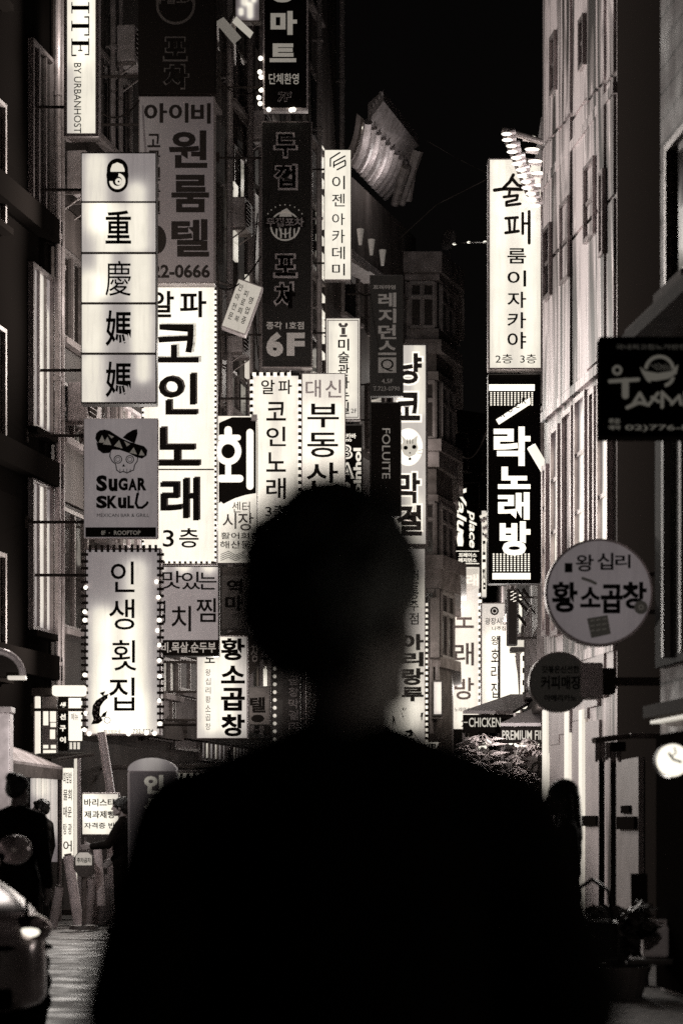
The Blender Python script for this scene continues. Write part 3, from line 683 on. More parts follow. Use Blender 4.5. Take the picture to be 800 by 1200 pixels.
# stew restaurant sign under it
s = Sign('menu_sign', 'grey stew restaurant sign hung right beneath the largest karaoke sign, black strip along its foot', (176, 663, 257, 769), 38.2, None, DARKCASE, t=.25)
MB().box(-s.w + .02, s.w - .02, -.002, .02, .02, s.h - .02).build('panel', s.tubes(.16, .75, [(215, 655, 663, 9), (185, 655, 663, 9), (245, 655, 663, 9)]), s.root)
k = s.ink(); k.t('맛', 190, 669, 213, 690, .008); k.t('있', 213, 670, 235, 691, .008); k.t('는', 233, 671, 254, 691, .008)
k.t('김', 180, 704, 194, 730, .008); k.t('치', 201, 710, 224, 740, .008); k.t('찜', 230, 701, 253, 729, .008); k.rect(177.5, 750, 256, 768); k.build('lettering', INK, s.root)
k = s.ink(4); k.t('갈비.목살.순두부', 179, 752.5, 253, 765, .02); k.build('strip_lettering', lit(.22), s.root)
s.throw(0.2)
# raw fish centre sign
s = Sign('curved_foot_sign', 'lit sign with one huge white letter on black over a white lower half', (255, 487, 301.5, 660), 42.5, LW, ALU, t=.3, border=.6)
k = s.ink(); k.poly([(256.5, 496), (259, 494.5), (272, 489), (300, 489), (300, 578), (288, 580), (275, 584), (262, 590.5), (259, 588), (256.5, 590)]); k.build('dark_field', plain(.012), s.root)
k = s.ink(3)
k.stroke([(267.5, 504), (267.5, 508)], 9); k.stroke([(259, 513), (279, 513)], 7); k.ring(267.5, 529, 8, 15.5, 30, 0, 360, 1.05)
k.stroke([(267.5, 546), (267.5, 560)], 7); k.stroke([(259, 561), (281, 561)], 9); k.stroke([(293, 507), (293, 570)], 8.5)
k.build('lettering', lit(1.05), s.root)
k = s.ink(5); k.t('센터', 272, 588, 293, 601, .004); k.t('수', 250, 601, 258, 619, .008) if False else None
k.t('시', 261, 601, 277, 620, .006); k.t('장', 279, 601, 297, 622, .006); k.t('활어회', 259, 624, 292, 632, .01); k.t('해산물', 258, 634, 294, 643, .01)
for i in range(4): k.stroke([(259, 650 + i * 2.3), (268, 646 + i * 2.4), (276, 651 + i * 2), (287, 646 + i * 2)], .7)
k.build('small_lettering', plain(.1), s.root)
MB().box(s.lx(295), s.lx(301.5), -.12, .05, s.lz(494), s.lz(487)).build('spotlight', ALU, s.root)
s.throw(0.8)
# small dark sign below
s = Sign('banner_sign', 'small dim sign with two dark letters half hidden behind the head', (259, 664, 298, 738), 42.9, paint(.1, .6), DARKCASE, t=.15)
k = s.ink(); k.t('역', 266, 679, 284, 696, .03); k.t('마', 264, 698, 285, 716, .03); k.build('lettering', plain(.012), s.root)
# smaller karaoke sign + real estate sign
s = Sign('karaoke_sign', 'smaller lit karaoke sign with a twisted rope light border next to the property agency sign', (293, 437, 352, 640), 45.2, None, ALU, t=.3, border=1)
MB().box(-s.w + .03, s.w - .03, -.002, .02, .03, s.h - .03).build('panel', s.tubes(.6, .4, [(308, 450, 630, 11), (338, 450, 630, 11)]), s.root)
k = s.ink(); k.t('알', 306, 445, 322, 462, .014); k.t('파', 326, 445, 342, 462, .014)
for ch, y0, y1 in (('코', 471, 493), ('인', 500, 523), ('노', 530, 553), ('래', 560, 585)): k.t(ch, 312, y0, 335, y1, .014)
k.t('3층', 311, 592, 336, 606, .01); k.build('lettering', plain(.03), s.root); s.rope(295, 439, 351, 638, .13, .03)
s.throw(0.9)
s = Sign('agency_sign', 'bright property agency sign with large black letters and pale letters on top', (353, 437, 405, 640), 47.2, None, ALU, t=.3, border=.8)
MB().box(-s.w + .02, s.w - .02, -.002, .02, .02, s.h - .02).build('panel', s.tubes(.76, .28, [(366, 480, 600, 10), (392, 480, 600, 10)]), s.root)
k = s.ink(); k.t('대', 358, 445, 376, 466, .012); k.t('신', 381, 445, 400, 466, .012); k.build('pale_lettering', plain(.6), s.root)
k = s.ink(); k.t('부', 360, 473, 397, 501, .012); k.t('동', 360, 507, 396, 536, .012); k.t('산', 359, 542, 396, 574, .012); k.build('lettering', INK, s.root)
s.throw(1)
# black letter signs
s = Sign('bulb_edged_sign', 'black sign with pale letters, a white frame and bulbs down one edge near the top', (308, -75, 361, 128), 46.6, BLACK, paint(.7, .4, .2, .1, 5), t=.3, border=2)
k = s.ink(); k.t('바', 316, -62, 346, -38, .05); k.t('나', 316, -30, 346, -4, .05) if False else k.t('동', 316, -28, 346, 3, .05)
k.t('마', 317, 13, 348, 41, .05); k.t('트', 316, 51, 347, 73, .05); k.t('단체환영', 315, 86, 350, 99, .012); k.build('lettering', lit(.2), s.root)  # letters lit from outside, that light painted in as emission
k = s.ink(3); k.t('7F', 325, 108, 342, 120, .05, shear=.15); k.build('outline_lettering', plain(.5), s.root)
k = s.ink(5); k.t('7F', 326, 109, 341, 119, .0, shear=.15); k.build('letter_face', BLACK, s.root)
k = Ink(s.c, s.y1, s.d, 0); s.bulbs([(305.5, 69), (304.5, 85), (306, 91), (306, 106), (303.5, 115), (305, 122), (315, 129), (344, 129), (341, 129.5)], .045, 2.4)
s = Sign('dark_board_sign', 'tall charcoal sign with white outlined letters, a round emblem and large 6F', (306, 142, 366, 431), 46.8, paint(.022, .5, 0, .1, 3), paint(.3, .4, .4), t=.3, border=1.6)
k = s.ink()
for ch, y0, y1 in (('두', 155, 186), ('껍', 192, 223), ('포', 297, 326), ('차', 330, 364)): k.t(ch, 320, y0, 349, y1, .06)
k.build('outline_lettering', plain(.55), s.root)
k = s.ink(3)
for ch, y0, y1 in (('두', 157.5, 183.5), ('껍', 194.5, 220.5), ('포', 299.5, 323.5), ('차', 332.5, 361.5)): k.t(ch, 322.8, y0, 346.2, y1, .022)
k.build('letter_face', plain(.008), s.root)
k = s.ink(); k.t('6', 312, 389, 332, 418, .05); k.t('F', 336, 390, 357, 417, .05); k.t('종각 1호점', 312, 377, 356, 386, .02)
k.ring(334, 265, 15.5, 17.5, 36); k.ring(334, 268, 6, 7, 20)
for i in range(5):
    x = 323 + i * 5.2; k.rect(x, 268, x + 2, 279)
for i in range(11):
    a = R(20 + 14 * i); k.disc(334 + 24 * math.cos(a), 264 - 24 * math.sin(a), .8, n=8)
k.poly([(327, 254), (330, 247), (336, 244), (341, 249), (342, 254)]); k.build('lettering', lit(.1, .5), s.root)  # weak emission replaces light falling on these letters
k = s.ink(4); k.rect(310.5, 255, 357.5, 266.5); k.build('emblem_band', plain(.02), s.root)
k = s.ink(6); k.t('두껍포차', 312, 255.5, 356, 266, .03); k.build('emblem_lettering', plain(.4), s.root)
# academy, gallery, residence signs
s = Sign('box_sign', 'slim bright white sign with a striped hexagon emblem over six thin letters', (379.5, 175, 411.5, 328), 54, LW, ALU, t=.3, border=.9)
k = s.ink()
for ch, y0, y1 in (('이', 206, 222), ('젠', 227, 242), ('아', 250, 264), ('카', 269, 285), ('데', 289, 304), ('미', 309, 323)): k.t(ch, 389, y0, 404, y1, .004)
for dx, pts in ((0, [(387, 186), (394, 181.5), (398, 179)]), (0, [(387, 187), (387, 195)]), (0, [(391, 190), (404, 183)]), (0, [(391, 194.5), (404, 188)]), (0, [(395, 199), (404.5, 194), (404.5, 189)]), (0, [(391, 191), (391, 196)])): k.stroke(pts, 1.7)
k.build('lettering', INK, s.root)
s.throw(1)
s = Sign('box_sign', 'lit white sign with thin inner frame and faint pillar emblem over one letter column', (381, 372, 422.5, 492), 54.5, tubes(.7, .3, [(0, .6, 2, .25)]), ALU, t=.25, border=1.4)
k = s.ink(); k.frame(383.5, 375, 420, 489.5, .9); k.rect(398, 381, 406, 383.5); k.rect(400, 384, 404.5, 392); k.rect(398, 392.5, 406.5, 395); k.disc(398.5, 380.5, 2); k.disc(405.5, 380.5, 2); k.build('emblem', plain(.45), s.root)
k = s.ink(); k.even('미술관가는길', 396, 409, 397, 486, .06, .018); k.t('2F', 411, 479, 418, 484, .0); k.build('lettering', INK, s.root)
s.throw(0.9)
s = Sign('board_sign', 'charcoal lodging sign with a letter Q in a grey square', (433, 322, 472.5, 464), 60, paint(.035, .55, 0, .1, 3), DARKCASE, t=.25, arms=(.1, .85))
k = s.ink(); k.t('프리미엄', 437, 334, 463, 339, .02); k.even('레지던스', 443, 464, 343, 418, .1, .03); k.rect(443, 419, 464, 437); k.t('4,5F', 447, 444, 460, 450, .0); k.t('T.723-0790', 437, 453, 468, 458, .0); k.build('lettering', lit(.05, .4), s.root)  # faint glow put into the letters in place of street light
k = s.ink(4); k.t('Q', 446, 421, 461, 435.5, .0); k.build('emblem', plain(.02), s.root)
s = Sign('dark_board_sign', 'plain dark sign with seven thin capital letters running downward under the charcoal lodging sign', (433, 471, 470, 605), 60, plain(.022, .5), DARKCASE, t=.25, arms=(.85,))
k = s.ink(); k.t('FOLUITE', 447.5, 502, 457, 561, .004, 1); k.build('lettering', lit(.12, .4), s.root)  # thin capitals given a slight painted glow, no lamp behind them
s = Sign('dark_board_sign', 'black bar sign with ornate white letters just behind the property agency sign', (396, 497, 425, 640), 57, BLACK, DARKCASE, t=.2)
k = s.ink(); k.t('카바', 405, 508, 417, 514, .03); k.t('no', 405, 514.5, 412, 517.5, .02); k.t('B', 399, 521, 413, 538, .05); k.t('A', 399, 542, 415, 561, .05); k.t('R', 399, 565, 415, 584, .05); k.t('unolnhol', 414, 525, 423, 600, .04, -1); k.build('lettering', lit(.9), s.root)
k = s.ink(3); k.t('B', 401, 523, 411, 536, -.005); k.t('A', 401.5, 545, 412, 560, -.005); k.build('letter_face', BLACK, s.root)
# cat sign
s = Sign('box_sign', 'tall lit sign with outlined letters around an oval kitten picture', (458, 402, 501, 640), 64, None, paint(.25, .5, .3), t=.3, border=2.5)
MB().box(-s.w + .06, s.w - .06, -.002, .02, .06, s.h - .06).build('panel', s.tubes(.55, .3, [(490, 410, 480, 8), (485, 590, 630, 10)]), s.root)
LET = (('냥', 464, 414, 494, 450), ('코', 464, 460, 492, 493), ('막', 464, 554, 492, 590), ('걸', 464, 592, 494, 628))
k = s.ink()
for ch, x0, y0, x1, y1 in LET: k.t(ch, x0 - 2, y0 - 2, x1 + 2, y1 + 2, .075)
k.disc(478, 524, 17, 22); k.build('outline_lettering', lit(1.3), s.root)
k = s.ink(4)
for ch, x0, y0, x1, y1 in LET: k.t(ch, x0, y0, x1, y1, .035)
k.build('letter_face', plain(.1), s.root)
k = s.ink(4); k.poly([(469, 524), (472, 518), (470, 510), (476, 516), (482, 516), (489, 510), (488, 519), (490, 525), (486, 533), (479, 536), (473, 533)]); k.build('kitten_picture', lit(.55), s.root)
k = s.ink(7); k.disc(475, 525, 2.6, 2.4); k.disc(485, 524, 2.6, 2.4); k.disc(480, 531, 1); k.disc(480, 538, 1.6); k.stroke([(488, 529), (495, 527)], .5); k.stroke([(488, 531), (494, 532)], .5)
for x in (477, 480, 483): k.stroke([(x, 515), (x, 520)], .8)
k.build('kitten_eyes', plain(.02), s.root)
s.throw(0.7)
s = Sign('box_sign', 'long lit pub sign, brush letters over a landscape picture, beside the nape of the neck', (446, 642, 498.5, 880), 63.6, None, paint(.25, .5, .3), t=.3, border=1)
MB().box(-s.w + .03, s.w - .03, -.002, .02, .03, s.h - .03).build('panel', s.tubes(.62, .4, [(488, 690, 700, 12), (485, 760, 850, 8), (470, 830, 860, 15)]), s.root)
k = s.ink()
for ch, y0, y1 in (('전', 668, 684), ('통', 686, 702), ('주', 704, 716), ('점', 718, 732)): k.t(ch, 479, y0, 490, y1, .01)
for ch, y0, y1 in (('아', 743, 762), ('리', 764, 781), ('랑', 783, 803), ('루', 805, 822)): k.t(ch, 470, y0, 496, y1, .045)
for px, py, w_ in ((472, 835, 4), (481, 862, 9), (474, 868, 6), (488, 872, 7), (494, 840, 2), (462, 845, 3)):
    for j in range(4): k.poly([(px + random.uniform(-w_, w_), py + random.uniform(-6, 8)), (px + random.uniform(-w_, w_), py + random.uniform(-8, 10)), (px + random.uniform(-w_, w_), py + random.uniform(-8, 8))])
k.stroke([(460, 879), (468, 868), (481, 855), (490, 868), (497, 878)], .8); k.build('lettering', plain(.025), s.root)
s.rope(499.5, 700, 500, 878, .15, .03, 'L')
s.throw(0.6)
s = Sign('shop_sign', 'small lit shop sign shaped like a bowl under the landscape picture sign', (467, 866, 514, 897), 60, None, paint(.5), t=.2, wall=None)
bpy.data.objects.remove([c for c in s.root.children if c.name.startswith('casing')][0])
kk = lambda pts, y: [(s.lx(a), y, s.lz(b)) for a, b in pts]
pts = [(467, 870), (514, 870), (511, 877), (505, 879), (503, 892), (497, 897), (483, 897), (477, 892), (476, 880), (470, 877)]
MB().hull(kk(pts, 0), kk(pts, .2)).build('panel', lit(1.1), s.root)
MB().tube((0, .1, s.lz(897)), (0, .1, -s.root.location.z), .04).build('post', STEEL, s.root)
k = s.ink(); k.t('桃', 474, 872, 486, 881, .025); k.t('桃', 487, 872, 499, 881, .025); k.t('里', 501, 872, 511, 881, .025); k.t('やきとり', 480, 885, 503, 893, .01); k.build('lettering', INK, s.root)
# far karaoke signs
s = Sign('dark_board_sign', 'black sign with white flowing letters running downward at the far end', (533, 565, 562, 664), 76.5, BLACK, DARKCASE, t=.25)
k = s.ink(); k.t('Value', 535, 572, 546, 640, .025, 1, .25); k.t('place', 547, 598, 558, 642, .02, 1, .25); k.rect(534, 645.5, 561, 646.3); k.rect(534, 660, 561, 661); k.t('프레이스', 537, 648, 558, 653, .03); k.t('레지던스', 537, 654, 558, 659, .03); k.rect(536, 624, 542, 640); k.build('lettering', lit(1.2), s.root)
s = Sign('karaoke_sign', 'distant lit karaoke sign with raised pale letters and a slanted top field', (526, 664, 562, 855), 75.5, None, ALU, t=.3, border=.8)
MB().box(-s.w + .02, s.w - .02, -.002, .02, .02, s.h - .02).build('panel', s.tubes(.7, .3, [(545, 720, 850, 12), (545, 665, 675, 12)]), s.root)
k = s.ink(); k.poly([(527.5, 666), (527.5, 703), (560, 688), (560, 666)]); k.build('slanted_field', lit(.55), s.root)
k = s.ink(4); k.t('달', 529, 674, 541, 688, .02); k.t('래', 546, 673, 560, 687, .02); k.build('small_lettering', lit(1.0), s.root)
k = s.ink()
for ch, y0, y1 in (('노', 713, 736), ('래', 753, 780), ('방', 794, 820)): k.t(ch, 532, y0, 555, y1, .016)
k.build('lettering', plain(.22), s.root)
k = s.ink(2); k.t('2', 540, 844, 546, 852, .02); k.t('노래연습장', 532, 829, 556, 834, .01); k.build('footer_lettering', plain(.2), s.root)
s.rope(527, 690, 562, 850, .2, .05, 'LR')
s.throw(1)
# lower left lit signs
s = Sign('box_sign', 'lit tripe restaurant sign with four brush letters low beside the bent dark wall sign', (230, 745, 290.5, 866), 41, None, paint(.5, .4, .3), t=.25)
MB().box(-s.w + .02, s.w - .02, -.002, .02, .02, s.h - .02).build('panel', s.tubes(.55, .5, [(247, 780, 850, 10), (266, 750, 850, 9)]), s.root)
k = s.ink()
for ch, y0, y1 in (('황', 748, 774), ('소', 780, 801), ('곱', 806, 833), ('창', 837, 863)): k.t(ch, 259, y0, 287, y1, .035)
k.t('도', 240, 766, 252, 777, .02); k.build('lettering', INK, s.root)
k = s.ink(2); k.even('왕십리황소곱창', 241, 247, 784, 858, .25, .004); k.build('small_lettering', plain(.3), s.root)
s.throw(0.8)
s = Sign('board_sign', 'small grey board, one dark letter over a dark oval, beside the tripe restaurant sign', (291, 804, 317, 850), 42.5, paint(.14, .6), DARKCASE, t=.15)
k = s.ink(); k.t('텔', 293, 817, 311, 835, .03); k.disc(302, 842, 7.5, 4.5); k.build('lettering', plain(.012), s.root)
def round_sign(name, label, cx, cy, r, d, t, face, rim, wall_x, ink=None, cat='sign', arms=True):
    root = thing(name, label, cat, P(cx, cy + r, d), 0, G); rr = r * d / F
    MB().tube((0, .004, rr), (0, t, rr), rr, rr, 48).build('casing', rim, root, bevel=0)
    MB().tube((0, -.01, rr), (0, .01, rr), rr * .955, rr * .955, 48).build('panel', face, root)
    wx = wall_x - root.location.x; sx = rr if wx > 0 else -rr
    for dz in ((-.35, .35) if arms else ()):
        mb = MB(); mb.tube((sx * .8, t / 2, rr + dz * rr), (wx, t / 2, rr + dz * rr), .02, seg=8); mb.box(wx - .03, wx + .03, t / 2 - .07, t / 2 + .07, rr + dz * rr - .07, rr + dz * rr + .07); mb.build('bracket', BRK, root)
    return root, Ink(cx, cy + r, d, 1.6)
rt, k = round_sign('round_sign', 'dark disc sign tucked behind the tripe restaurant sign, one faint letter', 279, 766, 27, 42, .2, plain(.03), plain(.05), XL(42))
k.t('장', 295 - 1, 755, 303, 776, .02); k.build('lettering', plain(.2), rt)
s = Sign('curved_wall_sign', 'dark wall sign with a column of cut letters and bulb row behind the shoulder', (318, 752, 352, 884), 44.5, paint(.05, .5), DARKCASE, t=.5)
k = s.ink()
for i in range(8): k.t('한우곱창막걸리집'[i], 338, 765 + i * 13.5, 350, 776 + i * 13.5, .03)
k.build('lettering', plain(.25), s.root); s.bulbs([(322, 756 + i * 9.2) for i in range(14)], .035, .7)
# small tilted sign box high up
rt = thing('tilted_sign', 'small tilted white box sign hanging loose beside the 6F sign', 'sign', P(273, 388, 44), 0, G); rt.rotation_euler = (0, R(20), 0)
kx = 44 / F; MB().box(-.24, .24, 0, .3, 0, .95, .02).build('casing', paint(.6, .5), rt); MB().box(-.22, .22, -.012, .02, .03, .92).build('panel', lit(.42), rt)
k = Ink(273, 388, 44, 3)
for i in range(3): k.even(('안마전문', '피로회복', '영업중')[i], 262 + i * 8, 267 + i * 8, 333 + i * 5, 380, .3, .01)
k.build('lettering', plain(.08), rt)
MB().tube((-.2, .15, .8), (-1.3, .2, .75), .03).build('bracket', STEEL, rt)

# ------------------------------------------------------------------ signs, right row
s = Sign('box_sign', 'tall bright pub sign with two brush letters over five printed ones under the spotlights', (571.5, 185, 635, 433), 39.8, None, ALU, t=.32, border=1.2, wall=3.42)
MB().box(-s.w + .03, s.w - .03, -.002, .02, .03, s.h - .03).build('panel', s.tubes(.78, .26, [(585, 195, 420, 9), (620, 195, 420, 9)]), s.root)
k = s.ink()
k.stroke([(601, 205), (597, 213), (590, 220)], 3.9); k.stroke([(600, 210), (606, 217), (612, 219)], 3.9); k.stroke([(579, 223), (590, 221.5), (611, 222)], 4.2); k.stroke([(597, 222), (596, 229)], 3.3); k.stroke([(590, 231), (606, 229), (605, 234), (593, 237), (593, 241), (609, 239)], 3.4)
k.stroke([(592, 256), (606, 255)], 3.4); k.stroke([(596, 257), (597, 271)], 3.3); k.stroke([(603, 256), (602, 271)], 3.0); k.stroke([(592, 273), (607, 271)], 3.6); k.stroke([(612, 250), (612, 274)], 3.3); k.stroke([(613, 262), (619, 262)], 3.0); k.stroke([(619.5, 248), (619.5, 285)], 3.6)
for ch, y0, y1 in (('룸', 291, 309), ('이', 317, 336), ('자', 342, 361), ('카', 366, 385), ('야', 389, 409)): k.t(ch, 594, y0, 616, y1, .012)
k.t('2층', 580, 415, 600, 426, .004); k.t('3층', 609, 415, 628, 426, .004); k.build('lettering', INK, s.root)
s.throw(1)
s = Sign('karaoke_sign', 'black karaoke sign with glowing white block letters between two grids of light dots', (571.5, 438, 633, 684), 40.2, BLACK, plain(.03, .4), t=.3, border=1, wall=3.42)
k = s.ink(); k.rect(572.5, 450.5, 626, 458); k.rect(576.5, 671.5, 621, 679)
k.t('락', 578, 500, 621, 546, .032); k.t('노', 583, 547, 621, 573, .05); k.t('래', 583, 577, 620, 609, .036); k.t('방', 585, 611, 621, 651, .045)
k.build('lettering', lit(1.6), s.root)
k = s.ink(2)
for iy in range(7):
    for ix in range(13):
        x, y = 575 + ix * 4.0, 460.5 + iy * 2.35
        if x - 575 > 44 - 0 * iy and iy > 6: continue
        k.mb.face([k.L(*q) for q in ((x - .95, y - .75), (x - .95, y + .75), (x + .95, y + .75), (x + .95, y - .75))])
for iy in range(9):
    for ix in range(11):
        x, y = 578 + ix * 4.1, 649.5 + iy * 2.4
        k.mb.face([k.L(*q) for q in ((x - 1.0, y - .75), (x - 1.0, y + .75), (x + 1.0, y + .75), (x + 1.0, y - .75))])
k.build('light_grid', lit(1.3), s.root)
k = s.ink(5); k.poly([(580.5, 492), (584, 498), (621, 474), (620.5, 466)]); k.build('slanted_plate', lit(1.4), s.root)
k = s.ink(7)
for i, ch in enumerate('ROCK'): x = 586 + i * 8.3; y = 487 - i * 5.2; k.t(ch, x, y - 4.5, x + 5.5, y + 2, .02)
k.build('plate_lettering', plain(.01), s.root)
s.throw(0.5)
# lit sign with sea food letters at the end of the street, partly behind
s = Sign('box_sign', 'lit market food sign with round seal, far off under the black karaoke sign', (563, 706, 597, 832), 58, None, ALU, t=.25, wall=4.3)
MB().box(-s.w + .03, s.w - .03, -.002, .02, .03, s.h - .03).build('panel', s.tubes(.62, .6, [(580, 750, 815, 14), (592, 770, 830, 8)]), s.root)
k = s.ink(); k.ring(579, 716, 3, 5, 20); k.disc(579, 716, 2.2); k.t('광장시장', 568, 724, 594, 732, .01); k.t('나주집', 576, 734, 592, 739, .01)
for ch, y0, y1 in (('왕', 745, 756), ('호', 760, 776), ('리', 780, 796), ('집', 800, 818)): k.t(ch, 575, y0, 584, y1, .012)
k.build('lettering', plain(.03), s.root)
s.throw(2.0)
s = Sign('dark_board_sign', 'narrow dark hanging sign below the black karaoke sign in front of bright shopfronts', (594, 690, 606, 756), 45, plain(.03), DARKCASE, t=.25, wall=3.7)
k = s.ink(); [k.stroke([(598 + (i % 2) * 3, 694 + i * 2.2), (601 + (i % 2) * 3, 693 + i * 2.2)], .9) for i in range(6)]; k.build('lettering', lit(1.0), s.root)
# white tapered banner and bright shopfront boxes
rt = thing('feather_banner', 'bright white tapered banner standing before the far shopfronts', 'banner', (P(592, HZ, 54).x, 54, 0))
pts = [(586, 752), (592, 745), (600, 752), (606, 790), (609, 835), (586, 836)]
f_ = lambda y: [(((a - 592) * 54 / F), y, CH - (b - HZ) * 54 / F) for a, b in pts]
MB().hull(f_(0), f_(.06)).build('cloth', lit(1.25), rt); MB().tube((-.14, .03, 0), (-.14, .03, CH + 220 * 54 / F), .03).build('pole', STEEL, rt)
rt = thing('shop_canopy', 'pale lit shop canopy with a flat top above the far shopfronts', 'canopy', (P(620, HZ, 50).x, 50, 0))
def bx_(x0, y0, x1, y1, d, t): 
    a, b = P(x0, y1, d), P(x1, y0, d); o_ = rt.location; return MB().box(a.x - o_.x, b.x - o_.x, 0, t, a.z, b.z, .02)
bx_(598, 750, 636, 756, 50, .8).build('roof', lit(.7), rt); bx_(598, 758, 632, 764, 50, .4).build('fascia', paint(.15), rt); bx_(624, 700, 637, 830, 50.6, .3).build('lit_pillar', lit(1.15), rt); bx_(607, 768, 622, 832, 51, .5).build('lit_window', lit(1.2), rt)
mb = MB()
for i in range(4): 
    a, b = P(608, 778 + i * 14, 50.9), P(616, 772 + i * 14, 50.9); mb.box(a.x - rt.location.x, b.x - rt.location.x, -.05, .0, a.z, b.z)
mb.build('hanging_cards', plain(.06), rt)
mb = MB()
for x0, y0, x1, y1 in ((612, 690, 640, 726), (604, 700, 640, 742), (606, 720, 630, 750)): mb.tube(P(x0, y0, 49) - rt.location, P(x1, y1, 49) - rt.location, .03)
mb.build('brace', plain(.03), rt)
# spotlight row on a slanted rail over the pub sign
rt = thing('spotlight_rail', 'slanted rail of small bright spotlights over the tall bright pub sign', 'spotlights', P(636, 160, 39.6)); o_ = rt.location
mb = MB(); mb.tube(P(588, 152, 39.2) - o_, P(640, 168, 39.2) - o_, .05); mb.tube(P(590, 158, 39.2) - o_, P(626, 250, 40.0) - o_, .03); mb.tube(P(600, 160, 39.5) - o_, P(632, 215, 40) - o_, .03); mb.build('rail', STEEL, rt)
for i in range(13):
    t = i / 12; q = P(591 + 34 * t + (0 if i % 2 else 2), 156 + 84 * t, 38.9 + .5 * t) - o_
    e_ = MB().tube(q, q + Vector((.13, .03, .03)), .035, .06, 10).build('lamp_head', ALU, rt); MB().ball(q + Vector((-.0, -.02, -.02)), (.085, .05, .026), 10, 6).build('lamp_lens', lit(2.2), e_)
for i in range(5):
    q = P(612 + i * 3.5, 162 + 14 * i, 39.3) - o_; e_ = MB().tube(q, q + Vector((.2, .03, .0)), .045, .06, 10).build('lamp_head', ALU, rt); MB().ball(q + Vector((.1, -.05, -.0)), (.12, .05, .026), 10, 6).build('lamp_lens', lit(2.0), e_)
for i in range(2):
    ld = bpy.data.lights.new('spotlight_lamp', 'POINT'); ld.energy = 14; ld.color = (1, .955, .92); ld.shadow_soft_size = .05; lo = bpy.data.objects.new('spotlight_lamp', ld); COL.objects.link(lo); lo.parent = rt; lo.location = P(626, 175 + 40 * i, 38.6) - o_
# black bowl emblem sign
s = Sign('hanging_sign', 'large black sign with a grey bowl emblem, brush letters and a telephone number', (702, 394, 842, 512), 16.8, plain(.012, .6), plain(.015), t=.2, wall=3.1, arms=(.2, .8), border=.8)
k = s.ink()
k.ring(722.5, 434, 3, 6, 20); k.stroke([(714, 447), (747, 445)], 4.5); k.stroke([(732, 447), (732, 464)], 8)
k.stroke([(749, 461), (741, 474), (734, 478)], 4); k.stroke([(750, 463), (755, 472)], 4); k.stroke([(735, 478), (748, 472), (759, 475), (770, 461)], 3.6)
k.stroke([(763, 466), (771, 471)], 3.6); k.stroke([(775, 460), (775, 477)], 4); k.stroke([(776, 461), (786, 471)], 3.6); k.stroke([(786, 474), (795, 464), (797, 474)], 3.6); k.stroke([(802, 460), (802, 476)], 4); k.stroke([(806, 466), (820, 470)], 4); k.stroke([(826, 458), (826, 478)], 4)
k.ring(772, 434, 14, 18, 30, 5, 175); k.poly([(749, 430), (755, 435), (770, 437.5), (786, 435), (794, 427), (792, 438), (782, 444), (768, 446.5), (757, 446), (752, 438)]); k.poly([(755, 444), (762, 445), (761, 449), (758, 447)])
k.ring(776, 440, 10, 14, 20, 280, 350)
for i in range(5): k.stroke([(762 + i * 4, 428 - (i % 3)), (770 + i * 4, 434)], .5)
k.t('02)776-8801', 732, 498, 835, 506, .012); k.t('주문', 712.5, 491, 726, 497, .03); k.t('예약', 712.5, 498.5, 726, 504, .03)
k.build('lettering', lit(.085, .3), s.root)  # unlit brush letters, lifted by light painted as emission
k = s.ink(2); k.t('국내최고집노가반찬전문점', 721, 404, 830, 410, .02); k.build('small_lettering', lit(.03, .1), s.root)  # same painted glow, weaker, on the small line
# round signs
rt, k = round_sign('round_sign', 'large pale round sign with two lines of black brush letters and a square seal', 701.5, 694, 63, 21.4, .16, tubes(.085, .03, [(0, .3, .6, .5)], .25), paint(.5, .35, .4), 2.95)  # ambient street light on the disc painted as a faint glow
k.t('왕', 674, 650, 695, 670, .02); k.t('십', 699, 648, 718, 668, .02); k.t('리', 720, 650, 738, 666, .02); k.rect(661, 660, 670, 671)
k.t('황', 646, 682, 676, 718, .035); k.t('소', 679, 688, 703, 712, .035); k.t('곱', 703, 685, 729, 719, .035); k.t('창', 728, 682, 757, 714, .035); k.build('lettering', INK, rt)
k = Ink(701.5, 757, 21.4, 3); k.poly([(687, 725), (711, 721), (715, 743), (692, 748)]); k.disc(750, 712, 8); k.stroke([(682, 678), (691, 681), (697, 684)], 3.4); k.build('seal', lit(.016, .1), rt)  # seal lifted from black by a trace of painted glow
k = Ink(701.5, 757, 21.4, 5); [k.stroke([(691 + (i % 3) * 7, 728 + (i // 3) * 6 - (i % 3)), (695 + (i % 3) * 7, 727 + (i // 3) * 6 - (i % 3))], 1) for i in range(9)]; k.ring(750, 712, 2, 3, 14); k.build('seal_marks', lit(.05, .3), rt)  # marks carry painted glow so they show on the seal
rt, k = round_sign('round_sign', 'dark round coffee sign with a grey box mount', 655, 799, 35.5, 23.6, .2, lit(.007, .06), paint(.2, .3, .3), 3.3, arms=False)  # dark face has a trace of emission painted in for missing light
k.t('갓볶은신선한', 634, 780, 678, 789, .03); k.t('커피매장', 633, 792, 680, 808, .03); k.t('아메리카노', 637, 814, 675, 822, .03); k.build('lettering', plain(.009), rt)
a = P(680, 818, 23.5) - rt.location; b = P(707, 776, 23.5) - rt.location; MB().box(a.x, b.x, -.06, .3, a.z, b.z, .02).build('mount_box', paint(.5, .5, 0, .15, 4), rt)
a = P(707, 812, 23.5) - rt.location; b = P(722, 782, 23.5) - rt.location; MB().box(b.x - .02, 3.23 - rt.location.x, .1, .16, (a.z + b.z) / 2 - .04, (a.z + b.z) / 2 + .04).build('bracket', BRK, rt); MB().box(a.x, b.x, .0, .28, a.z, b.z, .01).build('wall_plate', plain(.03), rt)
rt, k = round_sign('round_sign', 'glowing white disc lamp sign at the edge with a small dark bird mark', 787.5, 891, 20, 16.4, .12, lit(1.3), plain(.1), 2.95)
